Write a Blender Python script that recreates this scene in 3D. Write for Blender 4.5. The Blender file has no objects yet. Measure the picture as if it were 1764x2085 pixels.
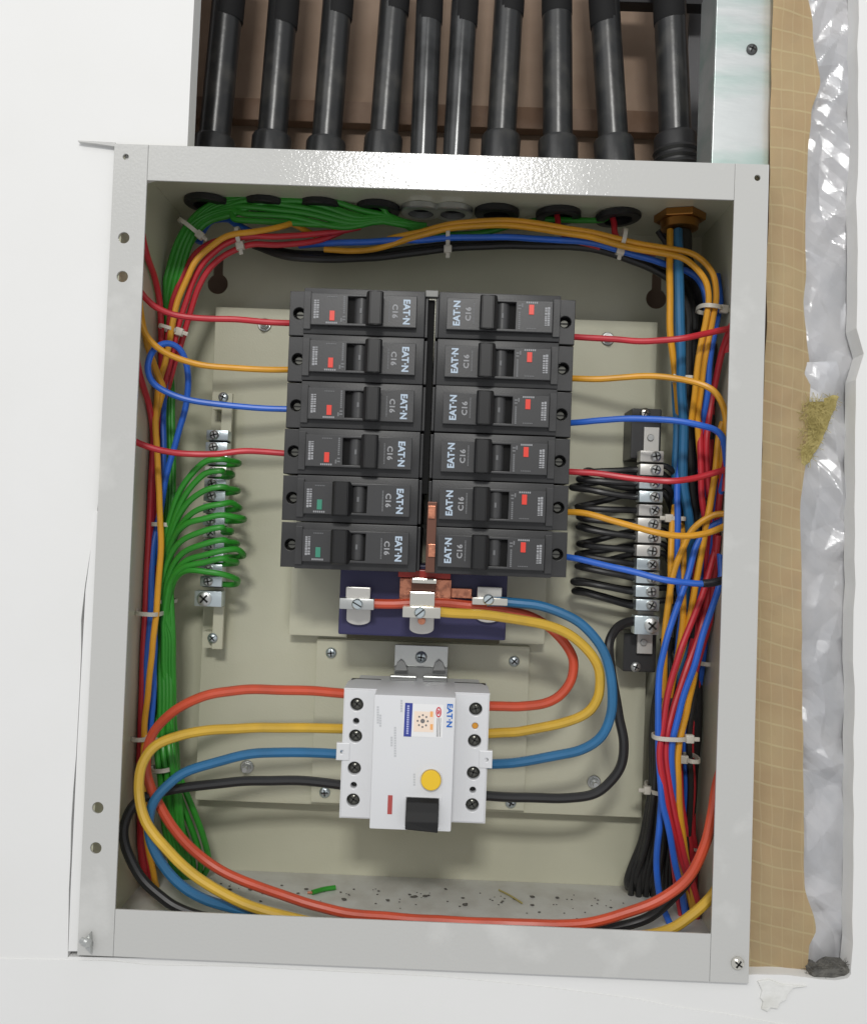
import bpy, bmesh, math, random
from mathutils import Vector, Matrix, noise
random.seed(7)
C = bpy.context.scene.collection
S = bpy.context.scene

# ------------------------------------------------------------------ camera
F = 1881.0; CX, CY = 882.0, 1042.5           # pixel units of a 1764 x 2085 picture
CAM = Vector((0.00844456, -0.5241479, 0.01335262))
RT = Vector((0.99926284, 0.00899707, 0.03732065))     # camera right
DN = Vector((0.03713839, 0.01963823, -0.99911715))    # camera down
FW = Vector((-0.00972204, 0.99976667, 0.01928961))    # camera forward
cd = bpy.data.cameras.new('camera'); cam = bpy.data.objects.new('camera', cd); C.objects.link(cam)
cam.matrix_world = Matrix(((RT.x, -DN.x, -FW.x, CAM.x), (RT.y, -DN.y, -FW.y, CAM.y), (RT.z, -DN.z, -FW.z, CAM.z), (0, 0, 0, 1)))
cd.sensor_fit = 'VERTICAL'; cd.sensor_height = 24; cd.lens = 24 * F / 2085.0
cd.clip_start = 0.01; cd.clip_end = 50
S.camera = cam
S.render.resolution_x = 866; S.render.resolution_y = 1024

# ------------------------------------------------------------------ light
w = bpy.data.worlds.new('World'); S.world = w; w.use_nodes = True
bg = w.node_tree.nodes['Background']; bg.inputs[0].default_value = (0.97, 0.98, 1.0, 1); bg.inputs[1].default_value = 0.56
def lamp(name, loc, target, size, size_y, power, color):
    l = bpy.data.lights.new(name, 'AREA'); l.shape = 'RECTANGLE'; l.size = size; l.size_y = size_y; l.energy = power; l.color = color
    o = bpy.data.objects.new(name, l); C.objects.link(o); o.location = loc
    o.rotation_euler = (Vector(target) - Vector(loc)).to_track_quat('-Z', 'Y').to_euler()
lamp('ceiling_lamp', (-0.02, -1.35, 0.75), (0, 0, 0), 0.24, 0.13, 9.4, (1.0, 0.985, 0.95))
lamp('room_lamp', (-0.9, -1.3, 1.3), (0, 0, 0), 1.0, 1.0, 5.2, (1.0, 0.99, 0.97))
S.view_settings.view_transform = 'Standard'; S.view_settings.look = 'None'
S.view_settings.exposure = 0.0; S.view_settings.gamma = 1.0

# ------------------------------------------------------------------ helpers
def P(px, py, Y):
    """the point at depth Y that stands where the photograph shows (px, py)"""
    d = FW + RT * ((px - CX) / F) + DN * ((py - CY) / F)
    return CAM + d * ((Y - CAM.y) / d.y)
def lin(c):
    return tuple(((v / 255) / 12.92 if v / 255 <= 0.04045 else ((v / 255 + 0.055) / 1.055) ** 2.4) for v in c) + (1,)
MATS = {}
def mat(name, col, rough=0.5, metal=0.0, bump=None, var=None, spec=0.5, sub=0.0, trans=0.0, coat=0.0):
    if name in MATS: return MATS[name]
    m = bpy.data.materials.new(name); m.use_nodes = True; nt = m.node_tree; b = nt.nodes['Principled BSDF']
    b.inputs['Base Color'].default_value = lin(col); b.inputs['Roughness'].default_value = rough; b.inputs['Metallic'].default_value = metal
    b.inputs['Specular IOR Level'].default_value = spec
    if sub: b.inputs['Subsurface Weight'].default_value = sub; b.inputs['Subsurface Radius'].default_value = (.003, .003, .003); b.inputs['Subsurface Scale'].default_value = 1
    if trans: b.inputs['Transmission Weight'].default_value = trans
    if coat: b.inputs['Coat Weight'].default_value = coat; b.inputs['Coat Roughness'].default_value = 0.2
    tc = nt.nodes.new('ShaderNodeTexCoord')
    if bump:                                   # (scale, strength, distance)
        n = nt.nodes.new('ShaderNodeTexNoise'); n.inputs['Scale'].default_value = bump[0]; n.inputs['Detail'].default_value = 3
        nt.links.new(tc.outputs['Object'], n.inputs['Vector'])
        bp = nt.nodes.new('ShaderNodeBump'); bp.inputs['Strength'].default_value = bump[1]; bp.inputs['Distance'].default_value = bump[2]
        nt.links.new(n.outputs['Fac'], bp.inputs['Height']); nt.links.new(bp.outputs['Normal'], b.inputs['Normal'])
    if var:                                    # (scale, second colour, lo, hi)
        n = nt.nodes.new('ShaderNodeTexNoise'); n.inputs['Scale'].default_value = var[0]; n.inputs['Detail'].default_value = 5
        nt.links.new(tc.outputs['Object'], n.inputs['Vector'])
        r = nt.nodes.new('ShaderNodeMapRange'); r.inputs[1].default_value = var[2]; r.inputs[2].default_value = var[3]
        nt.links.new(n.outputs['Fac'], r.inputs[0])
        mx = nt.nodes.new('ShaderNodeMix'); mx.data_type = 'RGBA'
        mx.inputs[6].default_value = lin(col); mx.inputs[7].default_value = lin(var[1])
        nt.links.new(r.outputs[0], mx.inputs[0]); nt.links.new(mx.outputs[2], b.inputs['Base Color'])
    MATS[name] = m; return m
paint = mat('powder_coat', (196, 196, 193), 0.11, bump=(620, 1.0, 0.00013), var=(22, (207, 207, 204), .58, .68))
paint_in = mat('powder_coat_inside', (206, 205, 183), 0.2, bump=(750, 0.9, 0.00010), var=(14, (199, 198, 176), .35, .65))
plaster = mat('white_plaster', (234, 234, 233), 0.75, bump=(160, .12, .0006), var=(7, (230, 230, 228), .35, .65))
plaster_rough = mat('plaster_filler', (232, 232, 229), 0.85, bump=(350, .5, .001), var=(60, (214, 213, 206), .45, .7))
zinc = mat('zinc', (196, 198, 196), 0.32, 0.85, bump=(220, .25, .0003))
zinc_blue = mat('plated_steel', (205, 216, 220), 0.28, 0.8, bump=(500, .3, .0003))
galv = mat('galvanised_steel', (204, 208, 208), 0.36, 0.65, bump=(120, .3, .0006), var=(30, (170, 192, 186), .46, .7))
for _n in list(galv.node_tree.nodes):
    if _n.type == 'TEX_NOISE':
        _m = galv.node_tree.nodes.new('ShaderNodeMapping'); _m.inputs['Scale'].default_value = (.35, 1, 1.6); _l = _n.inputs['Vector'].links[0]; _s = _l.from_socket; galv.node_tree.links.new(_s, _m.inputs[0]); galv.node_tree.links.new(_m.outputs[0], _n.inputs['Vector'])
nickel = mat('bright_nickel', (225, 222, 212), 0.18, 0.95)
tin = mat('tin_plate', (205, 203, 198), 0.36, 0.45)
slot_m = mat('screw_slot', (40, 40, 38), 0.6, 0.3)
copper = mat('copper', (222, 150, 120), 0.26, 0.85, bump=(500, .8, .0003), var=(300, (160, 104, 86), .45, .7))
brass = mat('brass', (168, 118, 60), 0.35, 0.9)
blackp = mat('black_plastic', (46, 46, 47), 0.42, bump=(900, .12, .0002))
bodyp = mat('charcoal_moulding', (50, 50, 51), 0.42, bump=(1200, .25, .0002), var=(60, (43, 43, 44), .4, .6))
facep = mat('faceplate_moulding', (58, 58, 59), 0.38, bump=(1200, .2, .0002))
lever_m = mat('lever_plastic', (27, 27, 28), 0.4, spec=.4)
pivot_m = mat('pivot_plastic', (66, 66, 67), 0.4)
pipe_m = mat('black_conduit', (38, 39, 40), 0.3, bump=(90, .35, .0005), var=(70, (66, 65, 62), .48, .8))
pipe_met = mat('steel_conduit', (66, 67, 68), 0.22, 0.35, bump=(60, .2, .0004), var=(35, (40, 41, 42), .45, .65))
top_shade_m = mat('conduit_top_shade', (27, 27, 28), 0.75, spec=.25)  # near-black tone that paints the shade on the conduit tops
nut_m = mat('locknut_plastic', (34, 34, 35), 0.45)
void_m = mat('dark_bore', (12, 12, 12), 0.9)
white_ink = mat('white_print', (160, 161, 164), 0.6)
dim_ink = mat('grey_print', (118, 119, 121), 0.6)
logo_ink = mat('pale_blue_print', (184, 200, 216), 0.55)
redw = mat('red_indicator', (226, 66, 52), 0.35); greenw = mat('green_indicator', (62, 140, 116), 0.35)
rcdp = mat('light_grey_moulding', (222, 223, 225), 0.33, bump=(900, .08, .0002))
blue_ins = mat('navy_insulator', (48, 46, 88), 0.45, bump=(200, .15, .0004))
red_ins = mat('red_insulator', (170, 40, 28), 0.35)
yellowb = mat('yellow_button', (238, 196, 46), 0.4)
nylon = mat('nylon', (205, 200, 188), 0.42, sub=0.3)
def wm(name, c): return mat(name, c, 0.42, bump=(220, .12, .0005), coat=.06, var=(45, tuple(int(v * .88 + 6) for v in c), .35, .65))
RED = wm('red_insulation', (206, 46, 58)); ORG = wm('orange_insulation', (234, 166, 40)); BLU = wm('blue_insulation', (44, 106, 214))
GRN = wm('green_insulation', (50, 152, 44)); BLK = wm('black_insulation', (38, 38, 39)); SAL = wm('brick_red_insulation', (214, 84, 54))
YEL = wm('yellow_insulation', (218, 176, 58)); TEA = wm('petrol_blue_insulation', (44, 112, 160)); TAPE = wm('black_tape', (34, 34, 40))

ORIG = {}
def obj(name, bm, m, parent=None, origin=None, smooth=False):
    """one mesh object; coordinates are world coordinates, shifted to the root's place"""
    me = bpy.data.meshes.new(name)
    if isinstance(bm, bpy.types.Mesh): me = bm; me.name = name
    else: bm.to_mesh(me); bm.free()
    r = parent
    while r is not None and r.parent is not None: r = r.parent
    org = ORIG[r.name] if r is not None else (Vector(origin) if origin is not None else Vector((0, 0, 0)))
    me.transform(Matrix.Translation(-org))
    me.materials.clear(); me.materials.append(m)
    for p in me.polygons: p.use_smooth = smooth
    if smooth:
        try: me.set_sharp_from_angle(angle=math.radians(35))
        except Exception: pass
    o = bpy.data.objects.new(name, me); C.objects.link(o)
    if r is None: o.location = org; ORIG[o.name] = org
    else: o.parent = parent
    return o
def tag(o, label, cat, group=None):
    o['label'] = label; o['category'] = cat
    if group: o['group'] = group
    return o
def stuff(o): o['kind'] = 'stuff'; return o
def thing(name, label, cat, loc, group=None):
    o = bpy.data.objects.new(name, None); C.objects.link(o); o.location = loc; o.empty_display_size = .01
    ORIG[o.name] = Vector(loc); return tag(o, label, cat, group)
def B(bm, x0, x1, y0, y1, z0, z1, bev=0.0, seg=2):
    if x0 > x1: x0, x1 = x1, x0
    if z0 > z1: z0, z1 = z1, z0
    r = bmesh.ops.create_cube(bm, size=1); vs = r['verts']
    for v in vs: v.co = Vector(((x0 + x1) / 2 + v.co.x * (x1 - x0), (y0 + y1) / 2 + v.co.y * (y1 - y0), (z0 + z1) / 2 + v.co.z * (z1 - z0)))
    if bev:
        es = list({e for v in vs for e in v.link_edges})
        bmesh.ops.bevel(bm, geom=es, offset=bev, segments=seg, profile=.6, affect='EDGES')
    return bm
def box(x0, x1, y0, y1, z0, z1, bev=0.0, seg=2): return B(bmesh.new(), x0, x1, y0, y1, z0, z1, bev, seg)
def lathe(bm, c, axis, prof, n=20):
    """prof: list of (distance along axis, radius)"""
    axis = Vector(axis).normalized(); a = axis.orthogonal().normalized(); b = axis.cross(a); rings = []
    for d, r in prof:
        if r <= 1e-7: rings.append([bm.verts.new(Vector(c) + axis * d)])
        else: rings.append([bm.verts.new(Vector(c) + axis * d + (a * math.cos(t) + b * math.sin(t)) * r) for t in [2 * math.pi * k / n for k in range(n)]])
    for r0, r1 in zip(rings, rings[1:]):
        for k in range(n):
            k2 = (k + 1) % n
            if len(r0) == 1 and len(r1) == 1: continue
            if len(r0) == 1: bm.faces.new((r0[0], r1[k2], r1[k]))
            elif len(r1) == 1: bm.faces.new((r0[k], r0[k2], r1[0]))
            else: bm.faces.new((r0[k], r0[k2], r1[k2], r1[k]))
    return bm
def cyl(c, axis, r, l, n=20, bev=None):
    bev = bev or r * .12
    return lathe(bmesh.new(), c, axis, [(0, 0), (0, r - bev), (bev, r), (l - bev, r), (l, r - bev), (l, 0)], n)
def spline(pts, sub=7):
    out = []; n = len(pts)
    for i in range(n - 1):
        p0 = pts[max(i - 1, 0)]; p1 = pts[i]; p2 = pts[i + 1]; p3 = pts[min(i + 2, n - 1)]
        d1 = max((p1 - p0).length, 1e-6) ** .5; d2 = max((p2 - p1).length, 1e-6) ** .5; d3 = max((p3 - p2).length, 1e-6) ** .5
        m1 = ((p2 - p1) - (p1 - p0) * (0 if i == 0 else d2 * d2 / (d1 * d1)) ) if False else None
        t1 = (p2 - p0) * .5 if i > 0 else (p2 - p1); t2 = (p3 - p1) * .5 if i < n - 2 else (p2 - p1)
        L = (p2 - p1).length
        if t1.length > L * 1.2: t1 = t1.normalized() * L * 1.2
        if t2.length > L * 1.2: t2 = t2.normalized() * L * 1.2
        for k in range(sub):
            t = k / sub; h = t * t; c = h * t
            out.append(p1 * (2 * c - 3 * h + 1) + t1 * (c - 2 * h + t) + p2 * (-2 * c + 3 * h) + t2 * (c - h))
    out.append(pts[-1]); return out
def tube(pts, r, n=10, sub=7, radii=None, raw=False):
    pp = pts if raw else spline([Vector(p) for p in pts], sub)
    if len(pp) > 20: pp = [p + noise.noise_vector(p * 38) * .0009 for p in pp]
    bm = bmesh.new(); rings = []; a = None
    for i, p in enumerate(pp):
        t = (pp[min(i + 1, len(pp) - 1)] - pp[max(i - 1, 0)]).normalized()
        a = t.orthogonal().normalized() if a is None else (a - t * a.dot(t)).normalized()
        b = t.cross(a); rr = radii[i] if radii else r
        rings.append([bm.verts.new(p + (a * math.cos(u) + b * math.sin(u)) * rr) for u in [2 * math.pi * k / n for k in range(n)]])
    for r0, r1 in zip(rings, rings[1:]):
        for k in range(n): bm.faces.new((r0[k], r0[(k + 1) % n], r1[(k + 1) % n], r1[k]))
    bm.faces.new(rings[0][::-1]); bm.faces.new(rings[-1]); bm.verts.ensure_lookup_table(); return bm
def curve_mesh(cu):
    o = bpy.data.objects.new('t', cu); C.objects.link(o); dg = bpy.context.evaluated_depsgraph_get(); dg.update()
    me = bpy.data.meshes.new_from_object(o.evaluated_get(dg)); bpy.data.objects.remove(o); return me
def circ(cx, cz, r, n=28): return [(cx + r * math.cos(2 * math.pi * k / n), cz + r * math.sin(2 * math.pi * k / n)) for k in range(n)]
def plate(outer, holes, y0, y1, bev=0.0):
    """sheet in the X-Z plane with real holes, from depth y0 (front) to y1"""
    cu = bpy.data.curves.new('c', 'CURVE'); cu.dimensions = '2D'; cu.fill_mode = 'BOTH'
    for lp in [outer] + list(holes):
        s = cu.splines.new('POLY'); s.points.add(len(lp) - 1); s.use_cyclic_u = True
        for q, (x, z) in zip(s.points, lp): q.co = (x, z, 0, 1)
    cu.extrude = (y1 - y0) / 2 - bev; cu.bevel_depth = bev; cu.bevel_resolution = 1 if bev else 0
    cu.offset = -bev
    me = curve_mesh(cu); bpy.data.curves.remove(cu)
    me.transform(Matrix(((1, 0, 0, 0), (0, 0, -1, (y0 + y1) / 2), (0, 1, 0, 0), (0, 0, 0, 1)))); return me
def rect(x0, x1, z0, z1): return [(x0, z0), (x1, z0), (x1, z1), (x0, z1)]
def text_mesh(s, c, ex, ey, length, height, thick=.00012, off=0.0):
    """lettering: centre c, reading direction ex, up direction ey"""
    cu = bpy.data.curves.new('f', 'FONT'); cu.body = s; cu.size = 1; cu.extrude = .02; cu.offset = off; cu.resolution_u = 2
    me = curve_mesh(cu); xs = [v.co.x for v in me.vertices]; ys = [v.co.y for v in me.vertices]
    x0, x1, y0, y1 = min(xs), max(xs), min(ys), max(ys); ex = Vector(ex); ey = Vector(ey); ez = ex.cross(ey); c = Vector(c)
    for v in me.vertices:
        v.co = c + ex * ((v.co.x - (x0 + x1) / 2) / (x1 - x0) * length) + ey * ((v.co.y - (y0 + y1) / 2) / (y1 - y0) * height) + ez * (v.co.z / .02 * thick)
    return me
def screw(parent, c, r, m=None, name='screw', cross=True, h=None, ang=.4, axis=(0, -1, 0)):
    h = h or r * .55; c = Vector(c); axis = Vector(axis)
    o = obj(name, lathe(bmesh.new(), c, axis, [(0, 0), (0, r * .95), (h * .35, r), (h * .75, r * .82), (h, r * .45), (h * 1.05, 0)], 20), m or zinc, parent, smooth=True)
    if not (o.parent and o.parent.parent):
        bm = bmesh.new()
        for k in range(2 if cross else 1):
            t = ang + k * math.pi / 2; q = B(bmesh.new(), -r * .62, r * .62, -h * 1.12, -h * .6, -r * .12, r * .12)
            bmesh.ops.rotate(q, verts=q.verts, cent=(0, 0, 0), matrix=Matrix.Rotation(t, 3, 'Y')); bmesh.ops.translate(q, verts=q.verts, vec=c)
            me = bpy.data.meshes.new('q'); q.to_mesh(me); q.free(); bm.from_mesh(me); bpy.data.meshes.remove(me)
        obj('slot', bm, slot_m, o)
    return o
def dup(o, parent=None, loc=None, rot=None):
    c = o.copy(); C.objects.link(c)
    if parent is not None: c.parent = parent
    if loc is not None: c.location = loc
    if rot is not None: c.rotation_euler = rot
    for ch in o.children: dup(ch, c)
    return c
X = lambda px, py, Y: P(px, py, Y).x
Z = lambda px, py, Y: P(px, py, Y).z

# ================================================================== the setting
DEP = 0.125                                   # depth of the enclosure
OX0, OX1 = X(190, 1100, 0), X(1545, 1100, 0)  # outer edges of the flange
OZ1, OZ0 = Z(880, 312, 0), Z(835, 1972, 0)
IX0, IX1, IZ1, IZ0 = -.1675, .1675, .2075, -.2075
WY0, WY1 = 0.0035, 0.0175                     # plasterboard front and back
# plasterboard: one sheet with the opening cut in it
rng = random.Random(3)
left_edge = []
for k in range(25):
    py = 300 + k * (1950 - 300) / 24
    fe = 233 - (py - 292) * .046
    gap = min(1, (py - 1040) / 200) * (21.5 + 2.5 * math.sin(py * .012)) + rng.uniform(-1, 1) * 1.2
    q = P(fe + 3 if py < 1040 else fe - gap, py, WY0); left_edge.append((q.x, q.z))
hole = []
q = P(440, -900, WY0); hole.append((q.x, q.z)); q = P(388, 150, WY0); hole.append((q.x, q.z)); q = P(380, 330, WY0); hole.append((q.x, q.z))
hole += left_edge[1:]
bl = P(140, 1948, WY0); hole.append((bl.x, bl.z))
q = P(900, 1960, WY0); hole.append((q.x, q.z)); q = P(1500, 1985, WY0); hole.append((q.x, q.z))
for px, py in [(1540, 1984), (1600, 1985), (1640, 1990), (1668, 1994), (1700, 1996), (1724, 1992), (1731, 1984)]:
    q = P(px, py, WY0); hole.append((q.x, q.z))
for k in range(56):
    py = 1975 - k * 2875 / 55
    px = 1733 + (1975 - py) * .0065 + rng.uniform(-2.5, 2.5) + (14 if 700 < py < 760 else 0); q = P(px, py, WY0); hole.append((q.x, q.z))
me = plate(rect(-.9, .9, -.9, .9), [hole], WY0, WY1)
wall = obj('wall', me, plaster); wall['kind'] = 'structure'
# everything behind the cut: a bare backing wall with a darker timber rail
rear_m = mat('bare_backing', (156, 134, 116), .8, bump=(60, .3, .001), var=(30, (142, 120, 102), .35, .65))
rear = obj('rear_wall', box(-.9, .9, .150, .165, -.9, .9), rear_m); rear['kind'] = 'structure'
rail_m = mat('rail_timber', (132, 110, 94), .75, bump=(80, .3, .001), var=(25, (104, 78, 58), .35, .65))
a = P(400, 214, .146); b = P(1470, 285, .146)
tag(obj('timber_rail', box(a.x - .02, b.x + .02, .138, .1497, b.z, P(900, 222, .146).z, .0008), rail_m, origin=(0, .148, a.z)),
    'brown timber rail running across behind the black conduits', 'rail')
# dark lintel above the conduits (a strip seen at the very top of the cut-out)
tag(obj('steel_lintel', box(P(1240, 0, .10).x, P(1452, 0, .10).x, .1, .112, Z(1350, 6, .1), Z(1350, -60, .1), .0006), mat('dark_steel', (34, 34, 36), .5, .3), origin=P(1350, -20, .1)),
    'dark steel lintel at the upper edge of the cut-out, above the conduits', 'lintel')
tag(obj('side_panel', box(P(1398, 0, .135).x, P(1470, 0, .135).x, .128, .137, Z(1430, 700, .13), Z(1430, 8, .13), .0006), mat('grey_panel', (92, 92, 94), .5, .2, bump=(40, .3, .001)), origin=P(1430, 300, .13)),
    'dull grey metal panel standing behind the rightmost conduit', 'panel')

# lower board: joint tape with a thin edge, a dab of filler, filler strip by the flange
tp = [P(x, y, WY0) for x, y in [(-60, 1950), (90, 1953), (232, 1956), (305, 1964), (488, 1967), (658, 1976), (900, 1988), (1120, 2010), (1300, 2034), (1374, 2050), (1471, 2063), (1566, 2081), (1700, 2100)]]
outer = [(p.x, p.z) for p in tp] + [(tp[-1].x, P(1700, 2180, WY0).z), (tp[0].x, P(0, 2180, WY0).z)]
tag(obj('joint_tape', plate(outer, [], WY0 - .0007, WY0 + .0005), plaster, origin=P(800, 2040, WY0)),
    'skimmed joint tape on the white wall below the box, with a slanting edge', 'joint tape')
blob = [(1540, 1996), (1562, 1992), (1588, 2002), (1640, 2006), (1612, 2010), (1600, 2024), (1598, 2034), (1586, 2040), (1580, 2052), (1566, 2050), (1560, 2058), (1548, 2052), (1551, 2038), (1545, 2030), (1549, 2016)]
tag(obj('filler_dab', plate([(P(x, y, WY0).x, P(x, y, WY0).z) for x, y in blob], [], WY0 - .0016, WY0 + .001, .0005), plaster_rough, origin=P(1560, 2030, WY0)),
    'rough dab of filler on the wall under the lower right corner of the box', 'filler')
strip_l = [(P(x, y, .004).x, P(x, y, .004).z) for x, y in [(197, 1040), (203, 1040), (186, 1400), (175, 1650), (162, 1935), (141, 1935), (146, 1800), (153, 1650), (160, 1500), (168, 1350), (176, 1200)]]
tag(obj('filler_strip', plate(strip_l, [], .0022, .012, .0006), plaster, origin=P(185, 1500, .004)),
    'narrow white strip of filler between the wall crack and the left side of the box', 'filler')

# galvanised stud
st = thing('metal_stud', 'galvanised steel stud with greenish rub marks above the upper right corner of the box', 'stud', P(1510, 340, .03))
x0, x1 = X(1452, 150, .022), X(1567, 150, .022)
SB = OZ1 + .0012
obj('web', box(x0, x1, .020, .0215, SB, Z(1510, -60, .02), .0003), galv, st)
obj('lip', box(x0, x0 + .0012, .0217, .055, SB, Z(1510, -60, .02), .0003), galv, st)
obj('lip', box(x1 - .0012, x1, .0217, .055, SB, Z(1510, -60, .02), .0003), galv, st)
screw(st, P(1529, 101, .020), .0033, mat('dark_screw', (96, 98, 98), .4, .6))
# insulation blanket
def sheet(px_pts, Y, nu, amp, sc, seed, sharp=False, thick=.0006, curl=None):
    """px_pts: rows of (y, xleft, xright) in the picture, standing at depth Y"""
    bm = bmesh.new(); rows = []; ys = [r[0] for r in px_pts]; NV = int((ys[-1] - ys[0]) / (4 if sharp else 9))
    for j in range(NV + 1):
        y = ys[0] + (ys[-1] - ys[0]) * j / NV
        k = max(i for i in range(len(ys)) if ys[i] <= y + 1e-6); k = min(k, len(ys) - 2); t = (y - ys[k]) / (ys[k + 1] - ys[k]); t = t * t * (3 - 2 * t)
        xl = px_pts[k][1] * (1 - t) + px_pts[k + 1][1] * t; xr = px_pts[k][2] * (1 - t) + px_pts[k + 1][2] * t; row = []
        for i in range(nu + 1):
            u = i / nu; q = P(xl + (xr - xl) * u, y, Y); v = Vector((q.x * sc, q.z * sc, seed))
            if sharp:
                n = 0.; wv = noise.noise(Vector((q.x * 26, q.z * 26, 2.))) * .5 + noise.noise(Vector((q.x * 9, q.z * 9, 8.)))
                for a_, f_, w_ in ((.35, 17, 1.), (1.25, 27, .75), (2.2, 38, .5), (2.85, 62, .26), (.9, 95, .14)):
                    t_ = (q.x * math.cos(a_) + q.z * math.sin(a_)) * f_ + seed * a_ + wv * (.7 + .3 * math.sin(a_ * 7)); n += (abs((t_ % 1.) * 2 - 1) - .5) * w_
                n *= .45 + .9 * max(0, min(1, .5 + 1.4 * noise.noise(Vector((q.x * 12, q.z * 9, 5.)))))
            else: n = noise.fractal(v, 1, 2, 3)
            q.y += n * amp + (curl(u, y) if curl else 0); row.append(bm.verts.new(q))
        rows.append(row)
    for r0, r1 in zip(rows, rows[1:]):
        for i in range(nu): bm.faces.new((r0[i], r1[i], r1[i + 1], r0[i + 1]))
    bmesh.ops.solidify(bm, geom=list(bm.faces), thickness=thick); return bm
ins = thing('insulation_blanket', 'foil faced insulation with brown kraft paper squeezed into the slot right of the box', 'insulation', P(1650, 1980, .03))
foil_m = mat('foil', (248, 248, 250), .3, .25, bump=(240, .3, .0004), var=(30, (234, 235, 238), .4, .6))
foil = obj('foil_facing', sheet([(-60, 1630, 1752), (100, 1632, 1748), (400, 1622, 1746), (900, 1624, 1742), (1400, 1618, 1740), (1940, 1626, 1738), (1968, 1636, 1737)], .0185, 34, .0034, 48, 3.3, True), foil_m, ins, smooth=False)
kraft = bpy.data.materials.new('kraft_paper'); kraft.use_nodes = True; nt = kraft.node_tree; bs = nt.nodes['Principled BSDF']; bs.inputs['Roughness'].default_value = .7
tc = nt.nodes.new('ShaderNodeTexCoord'); mp = nt.nodes.new('ShaderNodeMapping'); mp.inputs['Rotation'].default_value = (math.radians(90), 0, 0); mp.inputs['Rotation'].default_value[1] = math.radians(0)
sx = nt.nodes.new('ShaderNodeSeparateXYZ'); nt.links.new(tc.outputs['Object'], sx.inputs[0])
def mth(op, a, b_=None, c_=None):
    n = nt.nodes.new('ShaderNodeMath'); n.operation = op
    for i, v in enumerate([a, b_, c_]):
        if v is None: continue
        if isinstance(v, (int, float)): n.inputs[i].default_value = v
        else: nt.links.new(v, n.inputs[i])
    return n.outputs[0]
nz = nt.nodes.new('ShaderNodeTexNoise'); nz.inputs['Scale'].default_value = 25; nt.links.new(tc.outputs['Object'], nz.inputs['Vector'])
wob = mth('MULTIPLY', nz.outputs['Fac'], .004)
zz = mth('ADD', mth('ADD', mth('MULTIPLY', sx.outputs[0], .22), sx.outputs[2]), wob); xx = mth('ADD', mth('MULTIPLY', sx.outputs[2], .03), mth('ADD', sx.outputs[0], wob))
l1 = mth('LESS_THAN', mth('ABSOLUTE', mth('SUBTRACT', mth('FRACT', mth('DIVIDE', zz, .0115)), .5)), .045)
l2 = mth('LESS_THAN', mth('ABSOLUTE', mth('SUBTRACT', mth('FRACT', mth('DIVIDE', xx, .0062)), .5)), .055)
ln = mth('MULTIPLY', mth('MAXIMUM', l1, mth("MULTIPLY", l2, .6)), .6)
n2 = nt.nodes.new('ShaderNodeTexNoise'); n2.inputs['Scale'].default_value = 35; nt.links.new(tc.outputs['Object'], n2.inputs['Vector'])
m1 = nt.nodes.new('ShaderNodeMix'); m1.data_type = 'RGBA'; m1.inputs[6].default_value = lin((222, 204, 162)); m1.inputs[7].default_value = lin((212, 184, 146)); nt.links.new(n2.outputs['Fac'], m1.inputs[0])
m2 = nt.nodes.new('ShaderNodeMix'); m2.data_type = 'RGBA'; m2.inputs[7].default_value = lin((232, 220, 180)); nt.links.new(m1.outputs[2], m2.inputs[6]); nt.links.new(ln, m2.inputs[0]); nt.links.new(m2.outputs[2], bs.inputs['Base Color'])
MATS['kraft'] = kraft
n3 = nt.nodes.new('ShaderNodeTexNoise'); n3.inputs['Scale'].default_value = 220; n3.inputs['Detail'].default_value = 6; nt.links.new(tc.outputs['Object'], n3.inputs['Vector']); bk = nt.nodes.new('ShaderNodeBump'); bk.inputs['Strength'].default_value = .5; bk.inputs['Distance'].default_value = .0006; nt.links.new(mth('ADD', n3.outputs['Fac'], ln), bk.inputs['Height']); nt.links.new(bk.outputs['Normal'], bs.inputs['Normal'])
kc = lambda u, y: .004 * abs(u - .45) ** 1.5 + .0012 * math.sin(y * .006 + u * 3)
obj('kraft_facing', sheet([(-60, 1574, 1642), (60, 1573, 1656), (165, 1572, 1668), (235, 1570, 1648), (330, 1570, 1644), (440, 1566, 1640), (560, 1560, 1642), (620, 1560, 1636), (760, 1556, 1652), (900, 1550, 1646), (1050, 1546, 1632), (1250, 1540, 1630), (1500, 1535, 1636), (1800, 1524, 1640), (1900, 1520, 1664), (1935, 1518, 1650), (1984, 1516, 1645)], .0115, 18, .0022, 30, 1.7, False, curl=kc), kraft, ins, smooth=True)
wool_m = mat('glass_wool', (196, 182, 122), .9, bump=(260, .8, .002), var=(120, (172, 158, 98), .35, .65))
def lump(pts, Y, amp, seed, thick=.004):
    """soft torn tuft from an outline"""
    me = plate([(P(x, y, Y).x, P(x, y, Y).z) for x, y in pts], [], Y - thick / 2, Y + thick / 2, .0012)
    bm = bmesh.new(); bm.from_mesh(me); bmesh.ops.triangulate(bm, faces=bm.faces[:]); bmesh.ops.subdivide_edges(bm, edges=bm.edges[:], cuts=2, use_grid_fill=True)
    for v in bm.verts: v.co += noise.noise_vector(v.co * 260 + Vector((seed, 0, 0))) * amp
    return bm
obj('wool_tuft', lump([(1632, 818), (1650, 812), (1672, 815), (1690, 806), (1704, 808), (1700, 826), (1690, 846), (1682, 872), (1672, 895), (1660, 915), (1650, 935), (1636, 952), (1626, 945), (1630, 880)], .016, .0012, 2), wool_m, ins, smooth=True)
obj('torn_foil', sheet([(738, 1640, 1700), (760, 1636, 1706), (790, 1638, 1700), (818, 1640, 1690)], .014, 10, .004, 140, 9.1, True), foil_m, ins)
dark_wool = mat('shaded_wool', (120, 118, 112), .95, bump=(300, .9, .002), var=(200, (84, 83, 80), .3, .7))  # wool darkened to carry the shadow at the insulation's lower end
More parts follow.
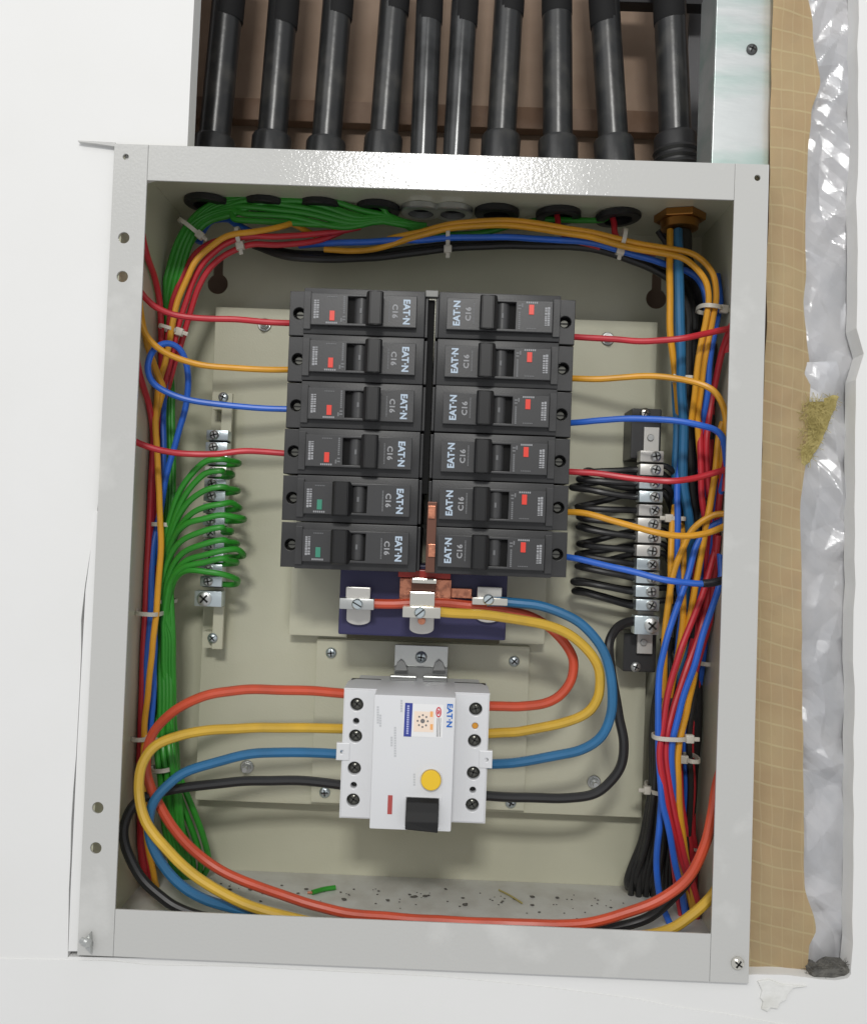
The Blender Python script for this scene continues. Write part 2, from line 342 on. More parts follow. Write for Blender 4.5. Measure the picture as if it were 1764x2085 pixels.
obj('wool_tuft', lump([(1642, 1972), (1650, 1962), (1668, 1966), (1690, 1958), (1712, 1960), (1733, 1955), (1737, 1980), (1724, 1994), (1690, 1993), (1660, 1990), (1640, 1984)], .012, .0014, 5, .012), dark_wool, ins, smooth=True)

def fibres(pts, Y, n, m, seed):
    rr = random.Random(seed); bm = bmesh.new(); xs = [p[0] for p in pts]; ys = [p[1] for p in pts]; k = 0
    def inside(x, y):
        c = False
        for (x1, y1), (x2, y2) in zip(pts, pts[1:] + pts[:1]):
            if (y1 > y) != (y2 > y) and x < (x2 - x1) * (y - y1) / (y2 - y1) + x1: c = not c
        return c
    while k < n:
        x, y = rr.uniform(min(xs), max(xs)), rr.uniform(min(ys), max(ys))
        if not inside(x, y): continue
        k += 1; p = P(x, y, Y - rr.uniform(0, .003)); d = Vector((rr.gauss(0, 1), rr.gauss(0, .5), rr.gauss(0, 1))).normalized() * rr.uniform(.002, .006)
        e = tube([p - d, p + noise.noise_vector(p * 900) * .0015, p + d], .00013, 3, 3); me = bpy.data.meshes.new('q'); e.to_mesh(me); e.free(); bm.from_mesh(me); bpy.data.meshes.remove(me)
    return bm
stuff(obj('loose_fibres', fibres([(1632, 818), (1704, 808), (1690, 846), (1672, 895), (1650, 935), (1636, 952), (1628, 880)], .014, 260, wool_m, 3), wool_m, ins))
stuff(obj('loose_fibres', fibres([(1646, 1968), (1728, 1962), (1728, 1986), (1648, 1986)], .009, 110, dark_wool, 4), dark_wool, ins))

# ================================================================== the enclosure
enc = thing('metal_enclosure', 'open light grey powder coated steel box full of wiring, set in the white wall', 'electrical box', (0, .06, OZ0))
T = .0016
qTL, qTR, qBR, qBL = [P(x, y, 0) for x, y in ((233, 292), (1565, 335), (1523, 2003), (157, 1945))]
def hp(px, py, r): q = P(px, py, 0); return circ(q.x, q.z, r)
g = .00025
obj('flange', plate([(qBL.x, qBL.z), (IX0 - g, qBL.z + (qBR.z - qBL.z) * .06), (IX0 - g, qTL.z), (qTL.x, qTL.z)], [hp(256, 319, .0017), hp(252, 484, .0032), hp(249, 563, .0032), hp(199, 1645, .0032), hp(195, 1727, .0032)], 0, T, .0003), paint, enc)
obj('flange', plate([(IX1 + g, qBR.z), (qBR.x, qBR.z), (qTR.x, qTR.z), (IX1 + g, qTR.z)], [hp(1541, 362, .0017)], 0, T, .0003), paint, enc)
obj('flange', plate([(IX0 + g - .0004, IZ1), (IX1 - g + .0004, IZ1), (IX1 - g + .0004, qTR.z), (IX0 + g - .0004, qTL.z)], [], 0.0001, T, .0003), paint, enc)
obj('flange', plate([(IX0 + g - .0004, qBL.z + (qBR.z - qBL.z) * .06), (IX1 - g + .0004, qBR.z), (IX1 - g + .0004, IZ0), (IX0 + g - .0004, IZ0)], [], 0.0001, T, .0003), paint, enc)
# inner lips folded back from the opening
wx0, wx1, wz1, wz0 = qTL.x + .0055, OX1 - .004, OZ1 - .002, OZ0 + .004
bm = box(wx0 - T, wx0, T + .0003, DEP, wz0, wz1)
for v in bm.verts:
    if v.co.z < 0: v.co.x += qBL.x - qTL.x
obj('side_wall', bm, paint_in, enc)
obj('side_wall', box(wx1, wx1 + T, T + .0003, DEP, wz0, wz1), paint_in, enc)
obj('bottom_wall', box(wx0 + qBL.x - qTL.x, wx1, T + .0003, DEP, wz0 - T, wz0), mat('dusty_paint', (206, 206, 200), .5, bump=(300, .4, .0004), var=(60, (190, 188, 180), .4, .7)), enc)
kh = []
for kx, ky in [(443, 578), (1335, 608)]:
    q = P(kx, ky, DEP); r = .0072; pts = [(q.x + r * math.cos(t), q.z + r * math.sin(t)) for t in [math.radians(118 + 304 * k / 24) for k in range(25)]]
    top = [(q.x + .0034 * math.cos(t), q.z + .0165 + .0034 * math.sin(t)) for t in [math.radians(0 + 180 * k / 8) for k in range(9)]]; kh.append(pts + top)
obj('back_panel', plate(rect(wx0 - T - .004, wx1 + T, wz0 - T, wz1 + T), kh, DEP + .0002, DEP + .0002 + T), paint_in, enc)
# the conduits and the holes of the top wall
PIPES = [(465, 436, .0118, 0), (578, 553, .0112, 0), (688, 664, .0112, 0), (803, 780, .0108, 0), (874, 862, .0100, 1), (946, 929, .0100, 1), (1036, 1019, .0110, 0), (1133, 1135, .0112, 0), (1229, 1248, .0112, 0), (1362, 1374, .0120, 2)]
PY = .084
def topwall():
    cu_holes = []; ctr = []
    for k, (xt, xb, r, kd) in enumerate(PIPES):
        a = P(xt, 20, PY); b = P(xb, 300, PY); t = (wz1 - a.z) / (b.z - a.z); c = a.lerp(b, t); ctr.append(c)
        cu_holes.append(circ(c.x, -c.y, r + .0006, 24))
    me = plate(rect(wx0, wx1, -(DEP), -(T + .0003)), cu_holes, 0, T)     # x, depth sheet
    me.transform(Matrix(((1, 0, 0, 0), (0, 0, -1, 0), (0, 1, 0, wz1), (0, 0, 0, 1))))
    return me, ctr
twm, ctr = topwall()
obj('top_wall', twm, paint_in, enc)
# bolts, screws and plates inside
mp_y = .112
a = P(432, 640, mp_y); b = P(1322, 1650, mp_y)
MPX0, MPX1, MPZ1, MPZ0 = X(417, 1150, mp_y), X(1322, 1150, mp_y), Z(880, 640, mp_y), Z(880, 1648, mp_y)
obj('mounting_plate', plate(rect(MPX0, MPX1, MPZ0, MPZ1), [], mp_y, mp_y + .0016, .0004), paint_in, enc)
obj('plate_lip', box(MPX0, MPX0 + .0012, mp_y + .0018, DEP, MPZ0, MPZ1), paint_in, enc)
obj('plate_lip', box(MPX1 - .0012, MPX1, mp_y + .0018, DEP, MPZ0, MPZ1), paint_in, enc)
obj('support_plate', box(X(638, 1480, .108), X(1072, 1480, .108), .1075, mp_y - .0003, Z(850, 1642, .108), Z(860, 1308, .108), .0004), paint_in, enc)
obj('support_plate', box(X(606, 900, .106), X(1120, 900, .106), .1, mp_y - .0003, Z(850, 1300, .108), Z(860, 610, .108), .0006), paint_in, enc)
for px, py, big in [(539, 662, 1), (1236, 690, 1), (1208, 1592, 1), (503, 1561, 1)]:
    c = P(px, py, mp_y - .0002)
    n_ = obj('washer', cyl(c, (0, -1, 0), .0047, .0012, 20), zinc, enc, smooth=True)
    obj('bolt', cyl(c + Vector((0, -.0014, 0)), (0, -1, 0), .0034, .0032, 6, .0003), zinc, n_)
    obj('stud_end', cyl(c + Vector((0, -.0047, 0)), (0, -1, 0), .002, .0045, 14), zinc, n_, smooth=True)
for px, py in [(674, 1329), (1046, 1346), (661, 1613), (1039, 1634)]: screw(enc, P(px, py, .1073), .0037, zinc_blue, ang=rng.uniform(0, 1.5))
# corner screws, bracket and hinge bits
fs = screw(enc, P(1500, 1960, -.0003), .0036, nickel, ang=.6, h=.0026)
cs = obj('corner_clip', plate([(P(x, y, 0).x, P(x, y, 0).z) for x, y in [(172, 1916), (188, 1894), (190, 1936)]], [], -.004, -.0004, .0003), zinc, enc)
obj('screw', lathe(bmesh.new(), P(166, 1915, -.003), (1, -.5, 0), [(0, 0), (0, .0018), (.004, .0018), (.0042, .0028), (.0058, .0022), (.006, 0)], 12), zinc, enc, smooth=True)
a = P(247, 266, .012); b = P(270, 292, .012)
obj('hinge_bracket', box(a.x, b.x, .008, .014, b.z - .004, a.z, .0004), paint, enc)
obj('hinge_ear', box(b.x - .0012, b.x, .004, .0078, b.z - .004, Z(268, 260, .012), .0003), paint, enc)
hv = [(160, 287), (236, 291), (236, 299), (200, 294), (160, 289)]
obj('door_tab', plate([(P(x, y, .001).x, P(x, y, .001).z) for x, y in hv], [], .0002, .0030), paint, enc)

# conduits with couplings and locknuts
names = ['leftmost black conduit above the box', 'second black conduit from the left above the box', 'third black conduit from the left, left of the metal pair', 'black conduit just left of the two shiny steel conduits',
         'left one of the two shiny steel conduits above the middle of the box', 'right one of the two shiny steel conduits above the middle of the box', 'black conduit just right of the two shiny steel conduits',
         'black conduit with a bright glint at its coupling, third from the right', 'speckled black conduit leaning left at its top, second from the right', 'wide dull conduit ending in a gland, rightmost by the galvanised stud']
for k, (xt, xb, r, kd) in enumerate(PIPES):
    c = ctr[k]; top = P(xt + (xt - xb) * .5, -160, PY); ax = (top - c).normalized(); m = pipe_met if kd == 1 else pipe_m
    th = thing('conduit', names[k], 'conduit', c, 'conduits above the box')
    sh = obj('pipe', lathe(bmesh.new(), c - ax * .004, ax, [(0, r * .8), (0, r * .86), (.004, r * .88), ((top - c).length, r * .88)], 28), m, th, smooth=True)
    if kd != 1:
        zc = P(xb, 285 - 6 * math.sin(k * 2.3), PY); h = (zc - c).length
        obj('coupling', lathe(bmesh.new(), c + ax * (T + .0004), ax, [(0, r * .9), (0, r * 1.16), (.002, r * 1.18), (h - .003, r * 1.18), (h - .001, r * 1.1), (h, r * .9)], 28), pipe_m if kd == 0 else nut_m, th, smooth=True)
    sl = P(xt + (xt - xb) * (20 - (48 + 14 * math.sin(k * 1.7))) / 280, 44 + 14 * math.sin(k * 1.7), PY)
    obj('shaded_top', lathe(bmesh.new(), sl, ax, [(0, r * .87), (0.001, r * .895), (.004, r * .9), ((top - sl).length, r * .9)], 28), top_shade_m, th, smooth=True)  # added dark skin standing in for shade on the conduit's upper end
    if kd == 2:
        for q in range(3): obj('gland_ring', lathe(bmesh.new(), c + ax * (.030 + q * .005), ax, [(0, r * .9), (.0003, r * 1.2), (.002, r * 1.27), (.0037, r * 1.2), (.004, r * .9)], 28), nut_m, th, smooth=True)
        continue
    obj('locknut', lathe(bmesh.new(), c - ax * .0003, -ax, [(0, r * .92), (0, r * 1.34), (.0032, r * 1.34), (.004, r * 1.26), (.0042, r * .84), (0, r * .82)], 24), nut_m if kd == 0 else zinc, th, smooth=True)
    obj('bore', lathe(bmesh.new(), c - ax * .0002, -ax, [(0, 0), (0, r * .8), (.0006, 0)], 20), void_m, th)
# brass gland with its dark cable at the top right
gl = thing('brass_gland', 'brass cable gland under the top wall at the upper right corner', 'cable gland', ctr[9])
gc = Vector((ctr[9].x, ctr[9].y - .004, wz1 - .0003))
obj('locknut', lathe(bmesh.new(), gc, (0, 0, -1), [(0, .006), (0, .0165), (.004, .0165), (.0045, .016), (.0045, .008)], 6), brass, gl)
obj('collar', lathe(bmesh.new(), gc - Vector((0, 0, .0047)), (0, 0, -1), [(0, .004), (0, .0125), (.005, .012), (.006, .009), (.006, .004)], 24), brass, gl, smooth=True)
obj('sheath', lathe(bmesh.new(), gc - Vector((0, 0, .0109)), (0, .05, -1), [(0, 0), (0, .0075), (.006, .0085), (.022, .0085), (.024, .0075), (.024, 0)], 24), BLK, gl, smooth=True)

# ================================================================== breakers
BY = .026
ZT, ZB = Z(745, 588, BY), Z(745, 1163, BY); PITCH = (ZT - ZB) / 6
LX0, LX1 = X(580, 880, .034), X(863, 880, BY); LEN = LX1 - LX0
RX0, RX1 = X(872, 880, BY), X(1165, 880, .034)
HB = PITCH - .0004
def U(u): return (u / 285 - .5) * LEN
def V(v): return -(v / 95 - .5) * PITCH
dk_screw = mat('dark_terminal_screw', (104, 104, 98), .25, .85)
def breaker(on=True):
    root = bpy.data.objects.new('circuit_breaker', None); C.objects.link(root); ORIG[root.name] = Vector((0, 0, 0)); root.empty_display_size = .01
    obj('body', box(U(33), U(278), BY, .098, -HB / 2, HB / 2, .0008), bodyp, root, smooth=True)
    obj('end_step', box(U(278.2), U(284.5), BY + .004, .098, -HB / 2 + .0006, HB / 2 - .0006, .0006), bodyp, root)
    tb = obj('terminal_block', plate(rect(U(0), U(32.6), -HB / 2 + .0003, HB / 2 - .0003), [circ(U(20), 0, .0036, 22)], .034, .041, .0004), bodyp, root, smooth=True)
    obj('terminal_base', box(U(.5), U(32.4), .0411, .098, -HB / 2 + .0005, HB / 2 - .0005), bodyp, root)
    s = obj('terminal_screw', lathe(bmesh.new(), (U(20), .0408, 0), (0, -1, 0), [(0, .0031), (.0014, .003), (.002, .0022), (.002, 0)], 18), dk_screw, root, smooth=True)
    obj('slot', box(U(20) - .0022, U(20) + .0022, .0383, .0396, -.0004, .0004), slot_m, s)
    if on: s0, s1 = 124, 186
    else: s0, s1 = 114, 176
    obj('faceplate', plate(rect(U(50), U(262), V(79), V(15)), [rect(U(s0), U(s1), V(74), V(20))], BY - .0046, BY - .0002, .0004), facep, root, smooth=True)
    obj('faceplate_end', box(U(34), U(48.5), BY - .0016, BY - .0002, V(86), V(9), .0003), bodyp, root)
    obj('slot_floor', box(U(s0), U(s1), BY - .0006, BY - .0001, V(74), V(20)), void_m, root)
    pc = 150 if on else 158
    obj('pivot', lathe(bmesh.new(), (U(pc), BY + .0012, V(73)), (0, 0, 1), [(0, 0), (0, .0044), (V(21) - V(73), .0044), (V(21) - V(73), 0)], 20), pivot_m, root, smooth=True)
    obj('position_mark', box(U(pc - 2), U(pc + 2), BY - .0036, BY - .0031, V(52), V(42)), dim_ink, root)
    # lever: leans away from the pivot, widens at the tip
    b0, b1, t0, t1 = (158, 178, 163, 197) if on else (128, 148, 108, 145)
    bm = bmesh.new(); vs = []
    for (u0, u1, y, v0, v1) in [(b0, b1, BY - .001, 24, 71), (t0, t1, BY - .0105, 13, 82), (t0 + 7, t1 - 5, BY - .0125, 14, 80)]:
        vs.append([bm.verts.new((U(u), y, V(v))) for u, v in [(u0, v0), (u1, v0), (u1, v1), (u0, v1)]])
    for q0, q1 in zip(vs, vs[1:]):
        for k in range(4): bm.faces.new((q0[k], q0[(k + 1) % 4], q1[(k + 1) % 4], q1[k]))
    bm.faces.new(vs[0][::-1]); bm.faces.new(vs[-1]); bmesh.ops.recalc_face_normals(bm, faces=bm.faces[:])
    bmesh.ops.bevel(bm, geom=bm.edges[:], offset=.0004, segments=2, affect='EDGES'); obj('lever', bm, lever_m, root, smooth=True)
    ym = BY - .0047; wx = 93 if on else 82
    obj('indicator_window', box(U(wx - 5), U(wx + 5), ym - .0003, ym, V(70), V(50), .0001), redw if on else greenw, root)
    bm = bmesh.new(); rr = random.Random(4)
    def ink(u0, u1, v0, v1): B(bm, U(u0), U(u1), ym - .0001, ym + .00005, V(v1), V(v0))
    v = 29
    while v < 63:
        h = rr.choice([3, 4, 5]); ink(56, 60.5, v, v + h); ink(61.5, 66, v, v + h + rr.choice([0, -1])); v += h + 1.2
    for k in range(6): ink(wx - 12 + k * 4, wx - 9.4 + k * 4, 72.5, 76)
    stuff(obj('print', bm, white_ink, root)); bm = bmesh.new()
    def ink2(u0, u1, v0, v1): B(bm, U(u0), U(u1), ym - .0001, ym + .00005, V(v1), V(v0))
    if on:
        for v in range(20, 56, 4): ink2(115, 118.5, v, v + 3)
        ink2(110, 113, 64, 72); ink2(114, 120, 60, 63); ink2(114, 120, 66, 69)
    for v in range(28, 68, 3): ink2(206.5, 209, v, v + 2.1)
    for k in range(6): ink2(wx - 10 + k * 3.4, wx - 8 + k * 3.4, 21, 23)
    stuff(obj('print', bm, dim_ink, root))
    obj('printed_rating', text_mesh('C16', (U(219), ym, V(47)), (0, 0, -1), (1, 0, 0), PITCH * 28 / 95, LEN * 11.5 / 285, off=.03), white_ink, root)
    obj('printed_logo', text_mesh('EAT\u00b7N', (U(242), ym, V(48)), (0, 0, -1), (1, 0, 0), PITCH * 50 / 95, LEN * 14 / 285, off=.035), logo_ink, root)
    return root
BON = breaker(True); BOFF = breaker(False)
used = set()
rowl = ['at the top', 'second from the top', 'third from the top', 'fourth from the top', 'second from the bottom', 'at the bottom']
wl = ['red wire', 'yellow wire', 'blue wire', 'red wire', '', '']; wr = ['red wire', 'yellow wire', 'blue wire', 'red wire', 'yellow wire', 'blue wire']
for side in (0, 1):
    for i in range(6):
        src = BON if (side or i < 4) else BOFF
        o = src if src.name not in used else dup(src); used.add(src.name)
        cx = (LX0 + LX1) / 2 if side == 0 else (RX0 + RX1) / 2
        o.location = (cx + rng.uniform(-.00025, .00025), rng.uniform(-.0005, .0004), ZT - (i + .5) * PITCH); o.rotation_euler = (rng.uniform(-.006, .006), (math.pi if side else 0) + rng.uniform(-.003, .003), rng.uniform(-.006, .006))
        if side == 0: lab = ('black breaker %s of the left column, ' % rowl[i]) + ('fed by a %s' % wl[i] if i < 4 else 'green indicator, no wire')
        else: lab = 'black breaker %s of the right column, with a %s' % (rowl[i], wr[i])
        tag(o, lab, 'circuit breaker', 'circuit breakers in two columns')
# copper bar between the columns
gx0, gx1 = X(864, 880, .032), X(872, 880, .032)
bb = thing('busbar', 'copper busbar in the gap between the two breaker columns, dark cover strip above it', 'busbar', (0, .1, ZB))
obj('bar', box(X(868, 1090, .025), X(887, 1090, .025), .0238, .0250, Z(880, 1166, .025), Z(880, 1022, .025), .0003), MATS['aged_copper'] if 'aged_copper' in MATS else mat('aged_copper', (112, 78, 66), .4, .7), bb)
for py in (1030, 1108): obj('bar_step', box(X(872, py, .023), X(886, py, .023), .0226, .0236, Z(878, py + 26, .023), Z(878, py, .023), .0002), copper, bb)
obj('cover_strip', box(gx0 - .001, gx1 + .001, .0335, .0400, Z(880, 1006, .034), ZT - .0035, .0004), void_m, bb)
obj('end_tab', box(X(866, 600, .03), X(892, 600, .03), .028, .033, ZT - .003, ZT + .001, .0004), mat('grey_tab', (120, 120, 118), .5, .4), bb)

# ================================================================== incoming terminals (navy insulator)
it = thing('incoming_terminals', 'navy insulator carrying three screw clamps under the breakers', 'terminal block', P(860, 1303, .09))
obj('insulator', box(X(690, 1230, .055), X(1031, 1230, .055), .055, .095, Z(860, 1298, .055), Z(860, 1150, .055), .0012), blue_ins, it)
obj('insulator_foot', box(X(703, 1230, .08), X(1022, 1230, .08), .0952, .107, Z(860, 1306, .095), Z(860, 1150, .08), .001), mat('dark_olive', (92, 88, 66), .6), it)
obj('red_shroud', box(X(811, 1166, .044), X(917, 1166, .044), .040, .0548, Z(862, 1176, .045), Z(862, 1160, .045), .0006), red_ins, it)
obj('copper_plate', box(X(813, 1200, .05), X(918, 1200, .05), .0495, .0548, Z(862, 1226, .05), Z(862, 1178, .05), .0006), copper, it)
obj('copper_link', box(X(918.5, 1210, .05), X(960, 1210, .05), .051, .0535, Z(930, 1218, .05), Z(930, 1198, .05), .0003), copper, it)
for cxp, cyp, w, sy, tn in [(727, 1229, 36, 1, 'l'), (858, 1246, 39, 1, 'c'), (996, 1224, 37, 1, 'r')]:
    yy = .030 if tn == 'c' else .040; ty = .0545
    c = P(cxp, cyp, yy); hw = w / 3430.
    # strap: stepped tin plated copper coming from behind the breakers, ending in a rounded tab
    xx0, xx1 = c.x - .0075, c.x + .0075
    obj('strap', box(xx0, xx1, yy + .003, yy + .006, c.z - .001, Z(cxp, 1196 if tn != 'c' else 1206, yy), .0006), nickel if tn == 'c' else tin, it)
    if tn == 'c':
        obj('strap_step', box(xx0 + .0008, xx1 + .0008, .034, .040, Z(cxp, 1188, .035), Z(cxp, 1177, .035), .0008), nickel, it)
        obj('strap_riser', box(xx0 + .0004, xx1 + .0004, .041, .047, Z(cxp, 1205, .042), Z(cxp, 1186, .042), .0008), mat('aged_copper', (112, 78, 66), .4, .7), it)
    tz = c.z - (.0118 if tn != 'c' else .0125)
    pts = [(xx0, c.z - .001), (xx1, c.z - .001)] + [(c.x + .0075 * math.cos(t), tz + .0035 * math.sin(t) + .001) for t in [-math.pi * k / 12 for k in range(13)]]
    obj('tab', plate(pts, [], .0515 if tn != 'c' else .045, .0544, .0005), tin, it)
    if tn == 'c': obj('cable_end', lathe(bmesh.new(), P(858, 1264, .044), (0, -1, 0), [(0, 0), (0, .0025), (.002, .0022), (.003, 0)], 14), copper, it, smooth=True)
    hh = .0033 if tn != 'r' else .0022
    cl = obj('clamp', box(c.x - hw, c.x + hw, yy - .004, yy + .0085, c.z - hh, c.z + hh, .0007), nickel if tn != 'l' else zinc, it, smooth=True)
    sc = obj('clamp_screw', lathe(bmesh.new(), (c.x + (.0005 if tn == 'l' else -.001), yy - .0041, c.z + (.0012 if tn == 'r' else 0)), (0, -1, 0), [(0, 0), (0, .0034), (.0018, .0034), (.0026, .0026), (.0027, 0)], 20), zinc_blue, it, smooth=True)
    q = box(-.003, .003, -.0004, .0006, -.00035, .00035); bmesh.ops.rotate(q, verts=q.verts, cent=(0, 0, 0), matrix=Matrix.Rotation(.5 if tn == 'l' else -.7, 3, 'Y')); bmesh.ops.translate(q, verts=q.verts, vec=(c.x + (.0005 if tn == 'l' else -.001), yy - .0068, c.z + (.0012 if tn == 'r' else 0)))
    obj('slot', q, slot_m, sc)

# ================================================================== residual current device
rc = thing('residual_current_device', 'light grey four pole switch with a yellow test button, black toggle and coloured sticker', 'safety switch', P(845, 1690, .1))
FY, SY = .012, .031
mx0, mx1, mz1, mz0 = X(757, 1540, FY), X(923, 1540, FY), Z(840, 1417, FY), Z(840, 1691, FY)
sx0, sx1, sz1, sz0 = X(697, 1540, SY), X(990, 1540, SY), Z(845, 1409, SY), Z(845, 1670, SY)
obj('front_block', box(mx0, mx1, FY, .0638, mz0, mz1, .0009), rcdp, rc, smooth=True)
scr = [P(727, 1434, SY), P(724, 1498, SY), P(721, 1563, SY), P(717, 1628, SY)]; scr2 = [P(968, 1445, SY), P(965, 1510, SY), P(963, 1576, SY), P(961, 1641, SY)]
sm = [P(725, 1467, SY), P(719, 1597, SY)]; sm2 = [P(967, 1480, SY), P(962, 1611, SY)]
lx, rx = scr[0].x, scr2[0].x; zs = [(a_.z + b_.z) / 2 for a_, b_ in zip(scr, scr2)]; zm = [(a_.z + b_.z) / 2 for a_, b_ in zip(sm, sm2)]
lx = sum(p.x for p in scr) / 4; rx = sum(p.x for p in scr2) / 4
obj('terminal_shoulder', plate(rect(sx0, mx0 - .0001, sz0, sz1), [circ(lx, z, .0039, 24) for z in zs] + [circ(lx, z, .0019, 18) for z in zm], SY, SY + .006, .0006), rcdp, rc, smooth=True)
obj('terminal_shoulder', plate(rect(mx1 + .0001, sx1, sz0, sz1), [circ(rx, z, .0039, 24) for z in zs] + [circ(rx, z, .0019, 18) for z in zm], SY, SY + .006, .0006), rcdp, rc, smooth=True)
well = mat('screw_well', (58, 58, 56), .5)
for hx in (lx, rx):
    for z in zs:
        s = obj('terminal_screw', lathe(bmesh.new(), (hx, SY + .0052, z), (0, -1, 0), [(0, .0036), (.0016, .0035), (.0026, .0026), (.003, .001), (.003, 0)], 18), dk_screw, rc, smooth=True)
        t = rng.uniform(0, 3); bm = bmesh.new()
        for kk in range(2):
            q = box(-.0025, .0025, -.0006, .0006, -.0004, .0004); bmesh.ops.rotate(q, verts=q.verts, cent=(0, 0, 0), matrix=Matrix.Rotation(t + kk * math.pi / 2, 3, 'Y')); bmesh.ops.translate(q, verts=q.verts, vec=(hx, SY + .0024, z))
            m_ = bpy.data.meshes.new('q'); q.to_mesh(m_); q.free(); bm.from_mesh(m_)
        obj('slot', bm, slot_m, s)
for hx in (lx, rx):
    for j, z in enumerate(zm):
        if hx == rx and j == 0: obj('sight_plug', cyl((hx, SY + .004, z), (0, -1, 0), .0018, .003, 14), mat('amber_plug', (214, 150, 50), .4), rc, smooth=True)
obj('shoulder_base', box(sx0, mx0 - .0001, SY + .0061, .075, sz0 + .0002, sz1 - .0002, .0004), well, rc)
obj('shoulder_base', box(mx1 + .0001, sx1, SY + .0061, .075, sz0 + .0002, sz1 - .0002, .0004), well, rc)
# skin of the sides: light grey shells round the dark wells
for x0_, x1_ in ((sx0 - .0006, sx0), (sx1, sx1 + .0006)): obj('side_shell', box(x0_, x1_, SY + .001, .075, sz0 + .0004, sz1 - .0004), rcdp, rc)
bm = bmesh.new()  # top shell with clipped corners
vv = []
for y_, e in ((SY + .001, 0), (.058, 0), (.066, .004)):
    vv.append([bm.verts.new((sx0 + e - .0007, y_, sz1 + .0007)), bm.verts.new((sx1 - e + .0007, y_, sz1 + .0007)), bm.verts.new((sx1 - e + .0007, y_, sz1 - .0004)), bm.verts.new((sx0 + e - .0007, y_, sz1 - .0004))])
for q0, q1 in zip(vv, vv[1:]):
    for k in range(4): bm.faces.new((q0[k], q0[(k + 1) % 4], q1[(k + 1) % 4], q1[k]))
bm.faces.new(vv[0][::-1]); bm.faces.new(vv[-1]); bmesh.ops.recalc_face_normals(bm, faces=bm.faces[:]); obj('top_shell', bm, rcdp, rc)
obj('bottom_shell', box(sx0 - .0006, sx1 + .0006, SY + .001, .075, sz0 - .0006, sz0 + .0003), rcdp, rc)
obj('rear_half', box(sx0 + .003, sx1 - .003, .0752, .1, sz0 + .002, sz1 - .002, .001), rcdp, rc)
for px, py in ((698, 1531), (988, 1547)):
    c = P(px, py, SY); obj('side_lug', plate([(c.x - .004, c.z - .005), (c.x + .004, c.z - .005), (c.x + .004, c.z + .0055), (c.x - .004, c.z + .0055)], [circ(c.x + (-.0005 if px < 800 else .0005), c.z, .0011, 12)], SY - .0006, SY + .003, .0005), rcdp, rc)
Pf = lambda px, py: P(px, py, FY)
c = Pf(877, 1587); obj('test_button', cyl(c + Vector((0, .0005, 0)), (0, -1, 0), .0057, .0035, 32, .0004), yellowb, rc, smooth=True)
obj('button_collar', lathe(bmesh.new(), c + Vector((0, .0004, 0)), (0, -1, 0), [(0, .0058), (.0011, .0059), (.0013, .0064), (.0004, .0068)], 32), rcdp, rc, smooth=True)
# toggle with its sunk surround
t0, t1 = Pf(826, 1622), Pf(892, 1688)
obj('toggle_surround', plate(rect(t0.x - .0012, t1.x + .0012, t1.z + .0002, t0.z + .0008), [rect(t0.x, t1.x, t1.z + .001, t0.z)], FY - .0006, FY - .0001, .0001), rcdp, rc)
bm = bmesh.new(); prof = [(t0.z, FY - .0006), (t0.z - .002, FY - .004), (t0.z - .007, FY - .0056), (t0.z - .012, FY - .0075), (t0.z - .0160, FY - .0085), (t1.z + .0012, FY - .007), (t1.z + .0012, FY - .0005)]
l_ = [bm.verts.new((t0.x + .0004, y_, z_)) for z_, y_ in prof]; r_ = [bm.verts.new((t1.x - .0004, y_, z_ - (.0012 if i in (4, 5) else 0))) for i, (z_, y_) in enumerate(prof)]
for k in range(len(prof)): k2 = (k + 1) % len(prof); bm.faces.new((l_[k], l_[k2], r_[k2], r_[k]))
bm.faces.new(l_[::-1]); bm.faces.new(r_); bmesh.ops.recalc_face_normals(bm, faces=bm.faces[:]); bmesh.ops.bevel(bm, geom=bm.edges[:], offset=.0003, segments=1, affect='EDGES')
obj('toggle', bm, mat('toggle_plastic', (24, 24, 25), .5, spec=.25), rc)
def quad(name, x0, y0, x1, y1, m, h=.00012, tilt=0.0, y=None, parent=None):
    a_, b_ = Pf(x0, y0), Pf(x1, y1); yy = FY if y is None else y
    bm = box(a_.x, b_.x, yy - h, yy + .00002, b_.z, a_.z)
    if tilt: bmesh.ops.rotate(bm, verts=bm.verts, cent=((a_.x + b_.x) / 2, 0, (a_.z + b_.z) / 2), matrix=Matrix.Rotation(tilt, 3, 'Y'))
    return obj(name, bm, m, parent or rc)
quad('position_strip', 789.5, 1619, 797.5, 1658, mat('red_strip', (176, 78, 74), .45))
quad('sticker', 823, 1432, 900, 1502, mat('sticker_white', (236, 236, 236), .5), .0001)
sticker = rc.children[-1]
quad('blue_band', 824, 1431, 837, 1500, mat('sticker_blue', (52, 66, 150), .5), .00018, .01, parent=sticker)
quad('peach_panel', 843, 1448, 882, 1491, mat('sticker_peach', (246, 226, 208), .5), .00018, parent=sticker)
bm = bmesh.new(); cc = Pf(860, 1468)
for k in range(8):
    t = k * math.pi / 4; lathe(bm, (cc.x + .0029 * math.cos(t), FY - .0001, cc.z + .0034 * math.sin(t)), (0, -1, 0), [(0, 0), (0, .0006), (.00016, .0006), (.00016, 0)], 8)
lathe(bm, (cc.x, FY - .0001, cc.z), (0, -1, 0), [(0, 0), (0, .0013), (.00016, .0013), (.00016, 0)], 16); stuff(obj('flower_print', bm, mat('print_grey', (120, 118, 118), .6), sticker))
bm = bmesh.new()
for dy in (-14, 12): cq = Pf(878, 1468 + dy); B(bm, cq.x - .0008, cq.x + .0008, FY - .00026, FY - .0002, cq.z - .0016, cq.z + .0016)
obj('orange_print', bm, mat('print_orange', (244, 178, 112), .6), sticker)
